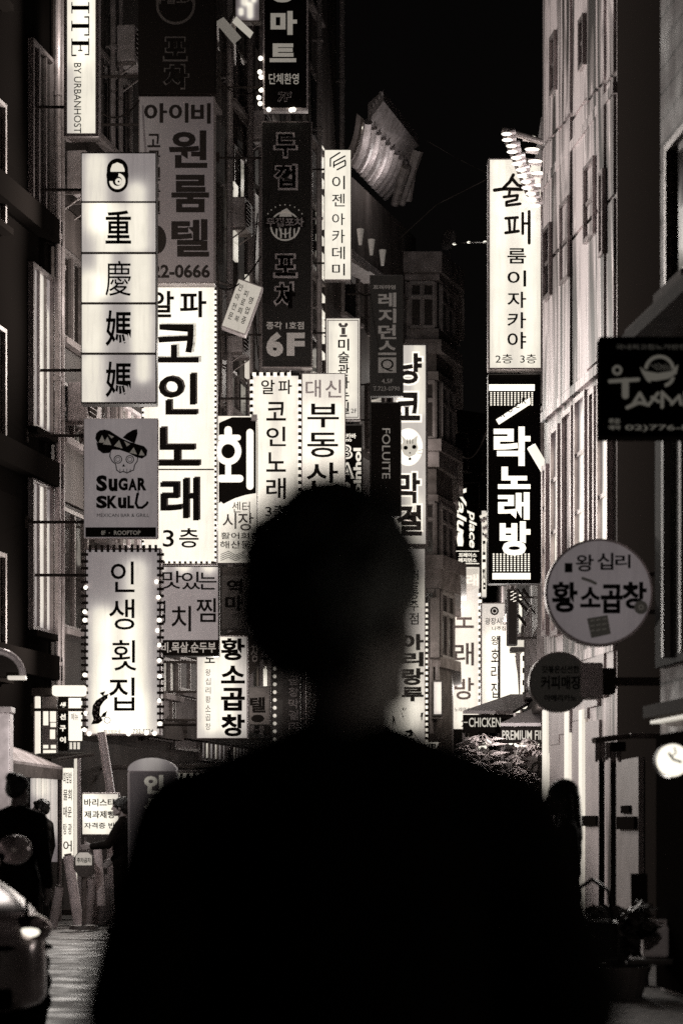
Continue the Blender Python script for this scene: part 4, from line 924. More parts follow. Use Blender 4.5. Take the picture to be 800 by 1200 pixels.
k.stroke([(783, 883), (788, 890), (797, 893)], 2.6); k.stroke([(789, 876), (791, 882), (787, 886)], 1.4); k.build('emblem', plain(.02), rt)
ld = bpy.data.lights.new('disc_lamp', 'POINT'); ld.energy = 12; ld.color = (1, .935, .865); ld.shadow_soft_size = 0; lo = bpy.data.objects.new('disc_lamp', ld); COL.objects.link(lo); lo.parent = rt; lo.location = (0, .5, -.1)

for (x0, y0, x1, y1, d, wl, lab, word, e) in ((563.5, 598, 570, 700, 68, 4.7, 'very narrow lit strip sign far behind the black karaoke sign', '호프집', .95), (607, 690, 619, 742, 53, 3.95, 'small lit sign squeezed between the dark hanging sign and the metal facade', '분식', 1.0), (621, 655, 631, 735, 47, 3.7, 'small dim sign at the foot of the tiled corner building', '노래', .4), (600, 762, 612, 806, 56, 4.05, 'tiny lit sign over the pale canopy of the far shopfronts', '치킨', 1.0)):
    s = Sign('box_sign', lab, (x0, y0, x1, y1), d, tubes(e * .75, e * .4, [(0, .3, 1.5, .12)]), DARKCASE, t=.2, border=.6, wall=wl); k = s.ink(); w_ = (x1 - x0) * .2
    k.even(word, x0 + w_, x1 - w_, y0 + 4, y1 - 3, .2, .02); k.build('lettering', INK, s.root)
rt = thing('tube_lamp', 'tilted white tube lamp sticking out beside the black karaoke sign', 'lamp', P(638, 550, 38.6)); a = P(622, 523, 38.5) - rt.location
MB().tube(a, (0, 0, 0), .075, .075, 14).build('tube', lit(1.1), rt); MB().tube((0, 0, 0), (.2, .05, -.3), .05).build('socket', STEEL, rt)
rt = thing('twisted_pennant', 'striped twisted pennant hanging left of the black karaoke sign', 'pennant', P(569, 640, 60))
for i in range(7): MB().tube(P(562 + i * 1.1, 606 + i * 4.6, 60) - rt.location, P(571 + i * .8, 602 + i * 4.6, 60) - rt.location, .035, .03, 8).build('fold', paint(.5) if i % 2 else lit(.8), rt)
def ac(b_, px0, py0, px1, py1, lab):
    u0, u1, z0, z1 = b_.loc(px0, py0, px1, py1); u1 = u0 + .8; z1 = z0 + .58; M_ = b_.root.matrix_basis
    rt = thing('air_conditioner', lab, 'air conditioner', M_ @ Vector((u0 + .4, b_.o * .12, z0)), b_.root.rotation_euler.z); o = b_.o
    ya, yb = sorted((0, o * .3)); MB().box(-.4, .4, ya, yb, 0, .58, .02).build('casing', paint(.3, .6, 0, .3, 5), rt)
    mb = MB(); mb.tube((-.12, o * .3, .29), (-.12, o * .325, .29), .24, .24, 24); g_ = mb.build('fan_housing', plain(.03), rt)
    mb = MB()
    for i in range(7): mb.box(-.36, .12, *sorted((o * .326, o * .336)), .06 + i * .075, .07 + i * .075)
    mb.build('grille', paint(.3), g_)
    for x in (-.3, .3): mb = MB(); mb.box(x - .02, x + .02, *sorted((-o * .12, o * .3)), -.05, -.002); mb.tube((x, o * .27, -.05), (x, -o * .11, -.3), .015); mb.build('bracket', STEEL, rt)
for i, (b_, r_) in enumerate(((b3, (262, 252, 280, 276)), (b3, (259, 395, 276, 420)), (b3, (286, 150, 300, 172)), (b2, (69, 206, 90, 232)), (b2, (70, 470, 92, 500)), (b2, (128, 60, 150, 85)), (b4, (308, 70, 320, 90)))):
    ac(b_, *r_, ('weathered air conditioner above the tilted white box sign', 'weathered air conditioner below the tilted white box sign', 'air conditioner high up near the black bulb edged sign', 'air conditioner left of the stacked panels at their top', 'air conditioner left of the hat and skull sign', 'air conditioner beside the slim serif letter sign', 'air conditioner behind the black bulb edged sign')[i])
for i, (pts, lab) in enumerate(((((253, 335, 40), (275, 352, 44), (306, 300, 47)), 'slack cable between the grey lodging board and the 6F sign'), (((254, 90, 40), (280, 125, 44), (308, 100, 46)), 'slack cable under the slanted strip canopies'), (((116, 130, 35), (140, 150, 36.5), (163, 118, 37.5)), 'cable from the slim serif letter sign to the lodging board'), (((411, 330, 54), (424, 352, 58), (434, 345, 60)), 'cable sagging under the hexagon emblem sign'), (((530, 520, 72), (552, 560, 60), (572, 500, 41)), 'long cable sagging toward the black karaoke sign'), (((606, 690, 46), (622, 715, 45), (640, 735, 42)), 'cable slanting past the narrow dark hanging sign'), (((254, 300, 39), (262, 420, 43), (256, 490, 43)), 'loose cable hanging down beside the largest karaoke sign'), (((302, 250, 46), (294, 330, 46), (303, 420, 46.5)), 'loose cable hanging down beside the 6F sign'))):
    rt = thing('overhead_cable', lab, 'cable', P(*pts[0])); q0, q1, q2 = [P(*p) - rt.location for p in pts]; pp = []
    for j in range(13):
        t = j / 12; pp.append((1 - t) ** 2 * q0 + 2 * t * (1 - t) * q1 + t * t * q2)
    MB().path(pp, .014, 6).build('wire', plain(.03), rt)

s = Sign('box_sign', 'little blank lit box on the wall of the bay window building', (506, 797, 519, 839), 65.2, tubes(.5, .35, [(.05, .2, .8, .1)]), DARKCASE, t=.5, border=2.2, wall=None)
MB().box(-s.w, s.w, .3, .9, -.06, -.002).build('shelf_bracket', STEEL, s.root)
# ------------------------------------------------------------------ people
def remesh(mb, name, m, parent, voxel, smooth=6, rough=0):
    me = bpy.data.meshes.new(name); mb.bm.to_mesh(me); mb.bm.free()
    o = bpy.data.objects.new(name, me); TS.collection.objects.link(o)
    r = o.modifiers.new('r', 'REMESH'); r.mode = 'VOXEL'; r.voxel_size = voxel
    s_ = o.modifiers.new('s', 'SMOOTH'); s_.factor = .5; s_.iterations = smooth
    TS.view_layers[0].update()
    me2 = bpy.data.meshes.new_from_object(o.evaluated_get(TS.view_layers[0].depsgraph))
    bpy.data.objects.remove(o); me2.name = name
    if rough:
        rnd = random.Random(3)
        for v in me2.vertices: v.co += v.normal * rnd.uniform(-.2, 1) * rough
    for p in me2.polygons: p.use_smooth = True
    me2.materials.clear(); me2.materials.append(m)
    ob = bpy.data.objects.new(name, me2); COL.objects.link(ob)
    if parent: ob.parent = parent
    return ob
def V(*a): return Vector(a)
def cap(mb, a, b, ra, rb):
    a, b = V(*a), V(*b); mb.tube(a, b, ra, rb, 14); mb.ball(a, (ra,) * 3, 14, 8); mb.ball(b, (rb,) * 3, 14, 8)
SKIN = paint(.30, .5, 0, .1, 20, (1, 1, 1), .05); HAIR = paint(.006, .5, 0, .5, 60, (1, 1, .3), .5)
def cloth(v): return paint(v, .9, 0, .25, 14, (1, 1, 1), .3)

def person(label, loc, yaw, S=1.0, turn=0, arms=None, legs=None, top=.01, bottom=.01, hair='short', sleeve='long', vox=.011, group=None, coat=0, female=False, sw=None):
    root = thing('person', label, 'person', loc, yaw, group)
    def s3(p): return V(*p) * S
    sw = sw or (.175 if female else .19)
    A = arms or {}
    j = {}
    for sd, x in (('L', -1), ('R', 1)):
        j['s' + sd] = (x * sw, -.012, 1.405)
        j['e' + sd], j['w' + sd], j['h' + sd] = A.get(sd, ((x * (sw + .055), -.03, 1.12), (x * (sw + .065), .03, .88), (x * (sw + .06), .05, .80)))
        j['hip' + sd], j['k' + sd], j['a' + sd] = (legs or {}).get(sd, ((x * .09, 0, .92), (x * .095, .02, .5), (x * .095, -.02, .085)))
    hc = V(0, .02, 1.645); tw = Matrix.Rotation(turn, 4, 'Z')
    def H(x, y, z): q = tw @ V(x, y, z); return (hc.x + q.x, hc.y + q.y, hc.z + q.z)
    def torso(mb, g):
        w = .93 if female else 1.0
        mb.ball((0, 0, .97), (.165 * w + g, .115 + g, .13 + g)); mb.ball((0, .005, 1.1), (.145 * w + g, .105 + g, .16 + g)); mb.ball((0, 0, 1.27), (.165 * w + g, .112 + g, .19 + g))
        mb.ball((0, -.02, 1.37), (.17 * w + g, .095 + g, .085 + g))
        for x in (-1, 1): cap(mb, (x * .02, -.02, 1.475), (x * sw * .93, -.012, 1.405), .045 + g, .058 + g)
    def arm(mb, g, upto=2):
        for sd in 'LR':
            cap(mb, j['s' + sd], j['e' + sd], .056 + g, .041 + g)
            if upto > 1: cap(mb, j['e' + sd], lerp(V(*j['e' + sd]), V(*j['w' + sd]), upto - 1), .042 + g, lerp(.042, .027, upto - 1) + g)
    def leg(mb, g):
        for sd in 'LR':
            cap(mb, j['hip' + sd], j['k' + sd], .088 + g, .056 + g); cap(mb, j['k' + sd], j['a' + sd], .056 + g, .04 + g)
            k_, a_ = V(*j['k' + sd]), V(*j['a' + sd]); mb.ball(lerp(k_, a_, .3) + V(0, -.022, 0), (.048 + g, .05 + g, .1))
    # body: head, neck, torso, arms, hands, legs in one skin
    mb = MB(); torso(mb, 0); arm(mb, 0); leg(mb, 0)
    cap(mb, (0, -.02, 1.44), (hc.x, hc.y - .03, hc.z - .07), .053, .049)
    R3 = tw
    mb.ball(H(0, -.012, .035), (.075, .094, .092), 20, 14, R3)            # cranium
    mb.ball(H(0, .035, -.035), (.06, .06, .082), 18, 12, R3)            # face
    mb.ball(H(0, .065, -.092), (.03, .03, .026), 12, 8, R3)             # chin
    cap(mb, H(-.045, .01, -.07), H(-.018, .068, -.095), .022, .02); cap(mb, H(.045, .01, -.07), H(.018, .068, -.095), .022, .02)
    cap(mb, H(0, .092, .01), H(0, .112, -.028), .009, .013)             # nose
    cap(mb, H(-.038, .078, .022), H(.038, .078, .022), .013, .013)      # brow
    cap(mb, H(-.02, .088, -.06), H(.02, .088, -.06), .009, .009)        # lips
    for x in (-1, 1): mb.ball(H(x * .078, -.005, -.01), (.012, .022, .034), 10, 8, R3)
    for sd, x in (('L', -1), ('R', 1)):
        w, h = V(*j['w' + sd]), V(*j['h' + sd]); f = (h - w).normalized()
        side = V(0, 1, 0) if abs(f.z) > .6 else V(0, 0, 1)
        side = (side - f * side.dot(f)).normalized(); nrm = f.cross(side) * (1 if x > 0 else -1)
        p = w + f * .05
        for q in (-.026, 0, .026): cap(mb, tuple(w + side * q * .7), tuple(w + f * .09 + side * q), .017, .014)
        for i, (o_, ln) in enumerate(((.032, .068), (.011, .078), (-.011, .072), (-.031, .055))):
            b0 = w + f * .092 + side * o_; b1 = b0 + f * ln * .5 + nrm * -.008; b2 = b1 + (f * .8 - nrm * .5).normalized() * ln * .5
            cap(mb, tuple(b0), tuple(b1), .0098, .0092); cap(mb, tuple(b1), tuple(b2), .0092, .008)
        t0 = w + f * .03 + side * .028; t1 = t0 + f * .035 + side * .028 - nrm * .008; t2 = t1 + f * .032 + side * .004
        cap(mb, tuple(t0), tuple(t1), .013, .011); cap(mb, tuple(t1), tuple(t2), .011, .009)
    for sd in 'LR':
        a = V(*j['a' + sd]); cap(mb, tuple(a), tuple(a + V(0, .13, -.045)), .04, .03)
    if S != 1: bmesh.ops.scale(mb.bm, vec=(S, S, S), verts=mb.bm.verts)
    remesh(mb, 'body', SKIN, root, .0062, 3)
    def piece(name, mb, v, m=None, rough=0, sm=6):
        if S != 1: bmesh.ops.scale(mb.bm, vec=(S, S, S), verts=mb.bm.verts)
        return remesh(mb, name, m or cloth(v), root, vox, sm, rough)
    mb = MB(); torso(mb, .016)
    if coat: 
        for sd in 'LR': cap(mb, (j['hip' + sd][0], j['hip' + sd][1], .95), tuple(lerp(V(*j['hip' + sd]), V(*j['k' + sd]), coat)), .105, .1)
    if sleeve == 'short':
        for sd in 'LR':
            s_, e_ = V(*j['s' + sd]), V(*j['e' + sd]); cap(mb, tuple(s_), tuple(lerp(s_, e_, .72)), .074, .07)
    else: arm(mb, .02, 1.93)
    piece('shirt' if sleeve == 'short' else 'jacket', mb, top)
    mb = MB(); leg(mb, .018); mb.ball((0, 0, .95), (.168, .12, .1)); piece('trousers', mb, bottom)
    for sd in 'LR':
        a = V(*j['a' + sd]); mb = MB(); mb.ball(tuple(a + V(0, .0, -.03)), (.046, .06, .055)); mb.ball(tuple(a + V(0, .09, -.042)), (.05, .11, .042)); mb.box(a.x - .045, a.x + .045, a.y - .06, a.y + .19, a.z - .084, a.z - .06)
        piece('shoe', mb, .02)
    mb = MB()
    if hair == 'short':
        mb.ball(H(0, -.024, .03), (.096, .112, .096), 20, 14, R3); mb.ball(H(0, -.07, -.004), (.088, .066, .088), 18, 12, R3); mb.ball(H(-.01, .05, .075), (.05, .05, .03), 14, 10, R3)
        for x in (-1, 1): mb.ball(H(x * .074, -.015, .02), (.016, .05, .045), 12, 8, R3)
        rn = random.Random(12)
        for i in range(110):                                            # short uneven tufts over crown, sides and back
            a, e = rn.uniform(0, 2 * math.pi), rn.uniform(-.5, 1.45); cx, cy, cz = math.cos(e) * math.cos(a), math.cos(e) * math.sin(a), math.sin(e)
            if cy > .45 and e < .75: continue
            b0 = V(cx * .085, -.03 + cy * .1, .03 + cz * .095); l_ = rn.uniform(.012, .028) * (.25 if e > .6 else .8); t0 = V(cx, cy * .9, cz * .8).normalized() * l_ + V(rn.uniform(-.012, .012), rn.uniform(-.012, .006), -.006 if e < .4 else rn.uniform(-.004, .006))
            cap(mb, H(*b0), H(*(b0 + t0)), .014, .007)
        cap(mb, H(-.03, -.06, -.055), H(.03, -.06, -.055), .036, .036)
    elif hair == 'bun':
        mb.ball(H(0, -.018, .042), (.087, .106, .09), 20, 14, R3); mb.ball(H(0, -.055, .01), (.082, .065, .075), 18, 12, R3); mb.ball(H(0, -.09, .1), (.05, .05, .045), 14, 10, R3)
    else:
        mb.ball(H(0, -.018, .042), (.09, .108, .092), 20, 14, R3); cap(mb, H(0, -.06, .0), H(0, -.085, -.26), .075, .07)
        for x in (-1, 1): cap(mb, H(x * .072, -.02, .02), H(x * .08, -.035, -.27), .028, .034)
    if S != 1: bmesh.ops.scale(mb.bm, vec=(S, S, S), verts=mb.bm.verts)
    remesh(mb, 'hair', HAIR, root, .0075, 2, .003)
    for x in (-1, 1):
        e = MB().ball(tuple(s3(H(x * .03, .087, .004))), (.011 * S, .009 * S, .008 * S), 10, 8).build('eye', plain(.08, .2), root, smooth=True)
    return root

man = person('person in dark short sleeved shirt seen from behind, walking down the street middle', (.006, 2.5, 0), 0, .978, turn=R(-36), top=.008, bottom=.012, sleeve='short', sw=.162,
    arms={'L': ((-.236, -.03, 1.14), (-.235, .06, .9), (-.235, .1, .82)), 'R': ((.248, -.03, 1.15), (.245, .06, .9), (.243, .1, .82))},
    legs={'L': ((-.09, 0, .92), (-.095, .09, .52), (-.095, .09, .085)), 'R': ((.09, 0, .92), (.095, .0, .5), (.095, -.2, .1))})
person('person with hair in a top bun and dark jacket behind the parked car', (P(21, HZ, 19.4).x, 19.4, 0), R(-20), 1.0, turn=R(-10), top=.01, bottom=.008, hair='bun')
person('person in dark jacket and trousers standing by the lit awning shop, face turned left', (P(49, HZ, 33).x, 33, 0), R(70), .965, turn=R(15), top=.014, bottom=.012)
person('person in black reaching one arm out toward the white rolled boards', (P(143, HZ, 30.5).x, 30.5, 0), R(85), .965, top=.012, bottom=.012,
    arms={'L': ((-.21, .14, 1.16), (-.15, .37, 1.13), (-.13, .46, 1.12)), 'R': ((.23, .0, 1.13), (.22, .16, .95), (.21, .22, .9))})
person('person with long dark hair in a dark coat passing the metal clad building', (P(661, HZ, 15.8).x, 15.8, 0), R(88), .94, turn=R(20), top=.012, bottom=.012, hair='long', coat=.7, female=True,
    arms={'L': ((-.22, -.05, 1.13), (-.19, .1, .95), (-.17, .17, .92)), 'R': ((.24, -.02, 1.13), (.26, .1, .9), (.26, .13, .82))})
# shoulder bag held by her
rt = thing('handbag', 'dark handbag with a shiny clasp hanging beside the long haired person', 'bag', (P(694, HZ, 15.6).x, 15.6, .5))
MB().box(-.17, .17, -.06, .06, 0, .26, .04).build('pouch', paint(.05, .4), rt); MB().path([(-.13, 0, .25), (-.1, 0, .45), (0, 0, .52), (.1, 0, .45), (.13, 0, .25)], .012).build('strap', paint(.03, .4), rt); MB().box(-.02, .02, -.075, -.058, .14, .19, .005).build('clasp', plain(.7, .2, 1), rt)

# ------------------------------------------------------------------ parked car, nose towards us
def make_car(loc, rz):
    root = thing('parked_car', 'silver parked car nosing into view beside the left row of shops', 'car', loc, rz)
    PAINT = paint(.75, .2, .45, .05, 3, (1, 1, 1), 0)
    W = .88
    def sec(x, pts): return [(x, y, z) for y, z in pts]
    def loft(secs, name, m, parent, bevel=0):
        mb = MB(); loops = [[mb.bm.verts.new(p) for p in s_] for s_ in secs]; n = len(loops[0])
        for a, b in zip(loops[:-1], loops[1:]):
            for i in range(n): mb.bm.faces.new((a[i], a[(i + 1) % n], b[(i + 1) % n], b[i]))
        mb.bm.faces.new(loops[0][::-1]); mb.bm.faces.new(loops[-1])
        o = mb.build(name, m, parent, smooth=True)
        sb = o.modifiers.new('s', 'SUBSURF'); sb.levels = sb.render_levels = 2
        return o
    def body(x, w, zt, zb_, sh): return sec(x, [(-w, zb_), (-w * 1.0, zb_ + .12), (-w, sh), (-w * .93, zt - .03), (-w * .5, zt + .02), (w * .5, zt + .02), (w * .93, zt - .03), (w, sh), (w, zb_ + .12), (w, zb_)])
    loft([body(2.16, .58, .60, .34, .5), body(2.14, .62, .66, .26, .52), body(2.0, .76, .76, .2, .6), body(1.75, .85, .83, .19, .66), body(1.2, .88, .93, .19, .72), body(.7, .88, 1.0, .19, .76), body(-.6, .88, 1.02, .19, .78), body(-1.6, .87, 1.02, .2, .8), body(-2.0, .82, .98, .25, .76), body(-2.1, .7, .9, .34, .7)], 'body', PAINT, root)
    def cab(x, w, zt, wt): return sec(x, [(-w, .95), (-wt, zt - .06), (-wt * .8, zt), (wt * .8, zt), (wt, zt - .06), (w, .95)])
    loft([cab(.85, .8, 1.0, .78), cab(.78, .8, 1.04, .76), cab(.25, .8, 1.4, .66), cab(-.2, .8, 1.47, .65), cab(-1.2, .8, 1.45, .64), cab(-1.85, .77, 1.12, .68), cab(-1.9, .75, 1.0, .7)], 'cabin_glass', glass(.015, .04), root)
    loft([cab(.2, .70, 1.425, .665), cab(.1, .69, 1.455, .66), cab(-.2, .69, 1.49, .66), cab(-1.2, .69, 1.47, .65), cab(-1.35, .69, 1.42, .65)], 'roof', PAINT, root) if False else None
    mb = MB(); mb.hull([(.28, -.6, 1.41), (.28, .6, 1.41), (-1.3, .58, 1.44), (-1.3, -.58, 1.44)], [(.1, -.5, 1.5), (.1, .5, 1.5), (-1.2, .5, 1.5), (-1.2, -.5, 1.5)]); mb.build('roof', PAINT, root, bevel=.02, smooth=True)
    for sy in (-1, 1):
        mb = MB(); mb.path([(.86, sy * .79, .99), (.27, sy * .66, 1.42)], .035); mb.path([(-.35, sy * .8, 1.0), (-.35, sy * .67, 1.44)], .03); mb.path([(-1.85, sy * .74, 1.02), (-1.3, sy * .62, 1.44)], .05); mb.build('pillar', PAINT, root)
        h = MB().ball((1.93, sy * .66, .66), (.17, .15, .085), 20, 12, Matrix.Rotation(-sy * .5, 4, 'Z')).build('headlight', plain(.75, .06, .9), root, smooth=True)
        MB().ball((2.0, sy * .63, .65), (.12, .09, .035), 12, 8).build('lens', lit(1.4), h, smooth=True)  # emission paints the white highlight on the lens
        MB().ball((2.06, sy * .5, .36), (.06, .07, .05), 12, 8).build('bumper_highlight', lit(.7), root, smooth=True)  # added as a second painted highlight on the car front
        m_ = MB().ball((.62, sy * .99, 1.07), (.07, .12, .085), 16, 10).build('mirror', PAINT, root, smooth=True); MB().tube((.64, sy * .84, 1.0), (.64, sy * .93, 1.05), .025).build('mirror_arm', BLACK, m_)
        for x in (1.32, -1.32):
            w = MB().tube((x, sy * .70, .32), (x, sy * .895, .32), .32, .32, 32).build('wheel', plain(.012, .8), root, bevel=0)
            r_ = MB().tube((x, sy * .88, .32), (x, sy * .905, .32), .2, .19, 24).build('rim', plain(.5, .25, .9), w)
            mb = MB()
            for i in range(13):
                a = R(-10 + i * 200 / 12); mb.ball((x + .36 * math.cos(a), sy * .865, .32 + .36 * math.sin(a)), (.05, .03, .05), 8, 6)
            mb.build('wheel_arch', plain(.01, .8), root)
        mb = MB().box(-.3, .8, sy * .882 - .004, sy * .882 + .004, .45, .47); mb.build('side_moulding', BLACK, root)
    for sy in (-1, 1): MB().path([(2.05, sy * .62, .725), (1.7, sy * .73, .835), (.95, sy * .76, .985)], .014, 6).build('bonnet_seam', BLACK, root)
    MB().path([(1.86, -.83, .56), (2.1, -.6, .565), (2.165, -.45, .57), (2.165, .45, .57), (2.1, .6, .565), (1.86, .83, .56)], .014, 6).build('bumper_seam', BLACK, root)
    mb = MB().box(2.1, 2.18, -.42, .42, .46, .58, .02); g_ = mb.build('grille', plain(.02, .3), root)
    MB().box(2.16, 2.19, -.4, .4, .51, .53).build('grille_bar', plain(.7, .15, 1), g_)
    MB().box(2.12, 2.17, -.5, .5, .25, .36, .02).build('lower_intake', plain(.01), root)
    MB().box(2.165, 2.185, -.26, .26, .385, .45).build('number_plate', plain(.55), root)
    return root
make_car((-3.30, 16.0, 0), R(-65)).scale = (1.0, 1.0, 1.13)

# ------------------------------------------------------------------ shop clutter, left pavement
def rel(rt, px, py, d): return P(px, py, d) - rt.location
def slab(rt, name, x0, y0, x1, y1, d, t, m, bev=.008, parent=None):
    a, b = rel(rt, x0, y1, d), rel(rt, x1, y0, d); return MB().box(a.x, b.x, a.y, a.y + t, a.z, b.z, bev).build(name, m, parent or rt)
rt = thing('awning', 'dark fabric awning with a pale top edge over the shop behind the parked car', 'awning', P(30, 960, 34))
q = lambda x, y, d: rel(rt, x, y, d)
mb = MB(); mb.hull([q(-20, 866, 32.0), q(38, 884, 34.9), q(74, 902, 34.2), q(6, 893, 31.5)], [q(-20, 864, 32.0), q(38, 882, 34.9), q(74, 899, 34.2), q(6, 889.5, 31.5)]); mb.build('fabric', paint(.3, .8, 0, .3, 5), rt)
mb = MB(); mb.hull([q(6, 909, 31.5), q(74, 914, 34.2), q(73, 914, 34.3), q(5, 909, 31.6)], [q(6, 893, 31.5), q(74, 902, 34.2), q(73, 902, 34.3), q(5, 893, 31.6)]); mb.build('valance', paint(.1, .85, 0, .3, 8), rt)
mb = MB(); mb.tube(q(70, 903, 34.2), (q(70, 903, 34.2).x, q(70, 903, 34.2).y, -rt.location.z), .03); mb.build('post', STEEL, rt)
rt = thing('plastic_curtain', 'backlit rippled plastic curtain hanging under the dark awning', 'curtain', P(54, 1040, 34.4))
a, b = rel(rt, 36, 1010, 34.4), rel(rt, 71, 912, 34.4); mb = MB()
n = 22
for i in range(n):
    x0, x1 = a.x + (b.x - a.x) * i / n, a.x + (b.x - a.x) * (i + .96) / n; mb.box(x0, x1, .03 * math.sin(i * 1.7), .03 * math.sin(i * 1.7) + .015, a.z, b.z)
mb.build('strips', tubes(.13, .4, [(.1, .9, 1.4, .2), (-.1, 1.4, 1.9, .12)]), rt); slab(rt, 'rail', 36, 909, 71, 912, 34.4, .05, STEEL)
def txt_on(rt, items, d, name='lettering', m=None, c=None, lay=0):
    k = Ink(c[0], c[1], d, lay)
    for it in items: k.t(*it)
    return k.build(name, m or INK, rt)
rt = thing('standing_banner', 'narrow lit standing banner full of tiny writing in a bright metal frame', 'banner', P(80, 1073, 34.6))
slab(rt, 'panel', 73, 900, 86, 1006, 34.6, .06, tubes(.75, .3, [(0, .9, 2.2, .1)])); slab(rt, 'frame', 87, 888, 90, 1075, 34.6, .08, lit(.7)); slab(rt, 'frame', 91, 888, 94.5, 1075, 34.6, .08, ALU)
txt_on(rt, [('회덮밥 물회 매운탕 광어'[i * 3:i * 3 + 3].strip() or '회', 74.5, 905 + i * 20, 84.5, 918 + i * 20, .01) for i in range(5)], 34.6, c=(80, 1073))
slab(rt, 'foot', 72, 1066, 95, 1072.5, 34.6, .4, plain(.05))
rt = thing('menu_board', 'row of lit menu panels under a strip lamp, black centre panel with white marks', 'menu board', P(70, 888, 34.9))
slab(rt, 'strip_lamp', 61, 803, 101, 815, 34.6, .3, lit(1.1), .03); slab(rt, 'hood', 10, 806, 60, 815, 34.8, .3, plain(.06)); slab(rt, 'post', 37, 816, 41, 893, 34.9, .1, ALU); slab(rt, 'lit_post', 41.5, 816, 47, 893, 34.9, .1, lit(.9))
p_ = slab(rt, 'picture_panel', 50, 816, 67, 888, 34.9, .08, paint(.25)); slab(rt, 'dark_panel', 68.5, 816, 79.5, 880, 34.9, .08, BLACK); slab(rt, 'white_panel', 80.5, 818, 96, 868, 34.9, .08, lit(1.1))
k = Ink(70, 888, 34.9); 
for x0, y0, x1, y1 in ((51, 832, 57, 850), (59, 831, 66, 846), (59.5, 847, 66, 852), (59, 855, 65, 866), (51, 873, 57, 877), (60, 873, 66, 877), (51, 879, 66, 883)): k.rect(x0, y0, x1, y1)
for i in range(4): k.t('생선구이'[i], 70.5, 823 + i * 13.5, 77.5, 830 + i * 13.5, .05)
k.build('lit_marks', lit(1.0), rt)
k = Ink(70, 888, 34.9, 2); k.t('메뉴', 84, 836, 92, 844, .01); k.build('lettering', plain(.4), rt)
k = Ink(70, 888, 34.9, 2); [k.rect(82 + i * 4.5, 870, 85 + i * 4.5, 878) for i in range(3)]; k.build('lower_marks', lit(.7), rt)
mb = MB(); mb.tube(rel(rt, 68, 890, 34.3), rel(rt, 110, 884, 34.5), .025); mb.tube(rel(rt, 42, 893, 34.9), (rel(rt, 42, 893, 34.9).x, 0, -rt.location.z), .04); mb.tube(rel(rt, 99, 885, 34.5), (rel(rt, 99, 885, 34.5).x - 1.2, .3, rel(rt, 99, 885, 34.5).z), .04); mb.build('rail', plain(.1), rt)
rt = thing('entrance_pillar', 'pale square pillar at the shop entrance behind the parked car', 'pillar', (P(-4, HZ, 30.5).x, 30.5, 0))
MB().box(-.18, .17, 0, .35, 0, CH + (HZ - 835) * 30.5 / F, .02).build('shaft', paint(.5, .5), rt); MB().box(-.2, .19, -.02, .37, CH + (HZ - 835) * 30.5 / F, CH + (HZ - 828) * 30.5 / F, .01).build('cap_block', paint(.3), rt)
ld = bpy.data.lights.new('entrance_lamp', 'POINT'); ld.energy = 45; ld.color = (1, .955, .92); ld.shadow_soft_size = 0; lo = bpy.data.objects.new('entrance_lamp', ld); COL.objects.link(lo); lo.parent = rt; lo.location = (.6, -.9, 2.4)
rt = thing('arched_canopy', 'round arched entrance canopy with a bright tubular rim beside the drain pipe', 'canopy', P(0, 800, 31))
mb = MB(); c_ = rel(rt, -4, 792, 31); mb.path([(c_.x + .34 * math.cos(R(t)), 0, c_.z + .32 * math.sin(R(t))) for t in range(0, 181, 15)], .045); mb.build('rim', paint(.55, .3, .3), rt)
mb = MB(); mb.hull([(c_.x + .33 * math.cos(R(t)), .02, c_.z + .31 * math.sin(R(t))) for t in range(0, 181, 15)], [(c_.x + .33 * math.cos(R(t)), .5, c_.z + .31 * math.sin(R(t))) for t in range(0, 181, 15)]); mb.build('hood', plain(.03), rt)
MB().box(c_.x + .15, c_.x + .38, -.06, .1, c_.z - .05, c_.z + .0, .01).build('lit_edge', lit(.55), rt); MB().tube((c_.x - .2, .2, c_.z), (c_.x - 1.2, .4, c_.z + .1), .04).build('bracket', STEEL, rt)
rt = thing('vent_pipe', 'fat pale vent pipe leaning up behind the lit training school board', 'pipe', (P(131, HZ, 34.2).x, 34.2, 0))
MB().tube((0, 0, 0), (0, 0, 1.75), .065).tube((0, 0, 1.75), rel(rt, 119, 858, 34.2), .065, .06).build('pipe_shell', paint(.8, .4, .0), rt)
rt = thing('standing_sign', 'lit standing board with three lines of lettering on two legs', 'sign', (P(118, HZ, 33.3).x, 33.3, 0))
slab(rt, 'casing', 95.5, 929, 140, 979, 33.32, .2, ALU, .02); slab(rt, 'panel', 97, 930.5, 138.5, 977.5, 33.3, .03, tubes(.6, .45, [(0, 1.3, 1.5, .25), (-.2, 1.55, 1.75, .15)]), .0)
k = Ink(118, HZ + CH * F / 33.3, 33.3)
k.t('바리스타', 99, 936, 135, 945, .025); k.t('제과제빵', 99, 950, 135, 959, .025); k.t('자격증 반', 99, 964, 135, 971, .02); k.build('lettering', plain(.05), rt)
slab(rt, 'leg', 98, 979, 101, 1082, 33.4, .05, STEEL); slab(rt, 'leg', 134, 979, 137, 1082, 33.4, .05, STEEL)
rt = thing('octagon_sign', 'small octagonal sign, white upper half, on a short leaning post', 'sign', (P(98, HZ, 31.5).x, 31.5, 0))
o8 = [(98.5 + 13 * math.cos(R(22.5 + 45 * i)), 1012 - 17 * math.sin(R(22.5 + 45 * i))) for i in range(8)]
l3 = lambda y: [(rel(rt, a, b, 31.5).x, y, rel(rt, a, b, 31.5).z) for a, b in o8]
MB().hull(l3(0), l3(.05)).build('plate', paint(.09), rt); zb0 = HZ + CH * F / 31.5
k = Ink(98, zb0, 31.5); k.poly([(89, 1014), (108, 1014), (108, 1003), (103.5, 999), (93.5, 999), (89, 1003)]); k.build('white_half', lit(.3), rt)
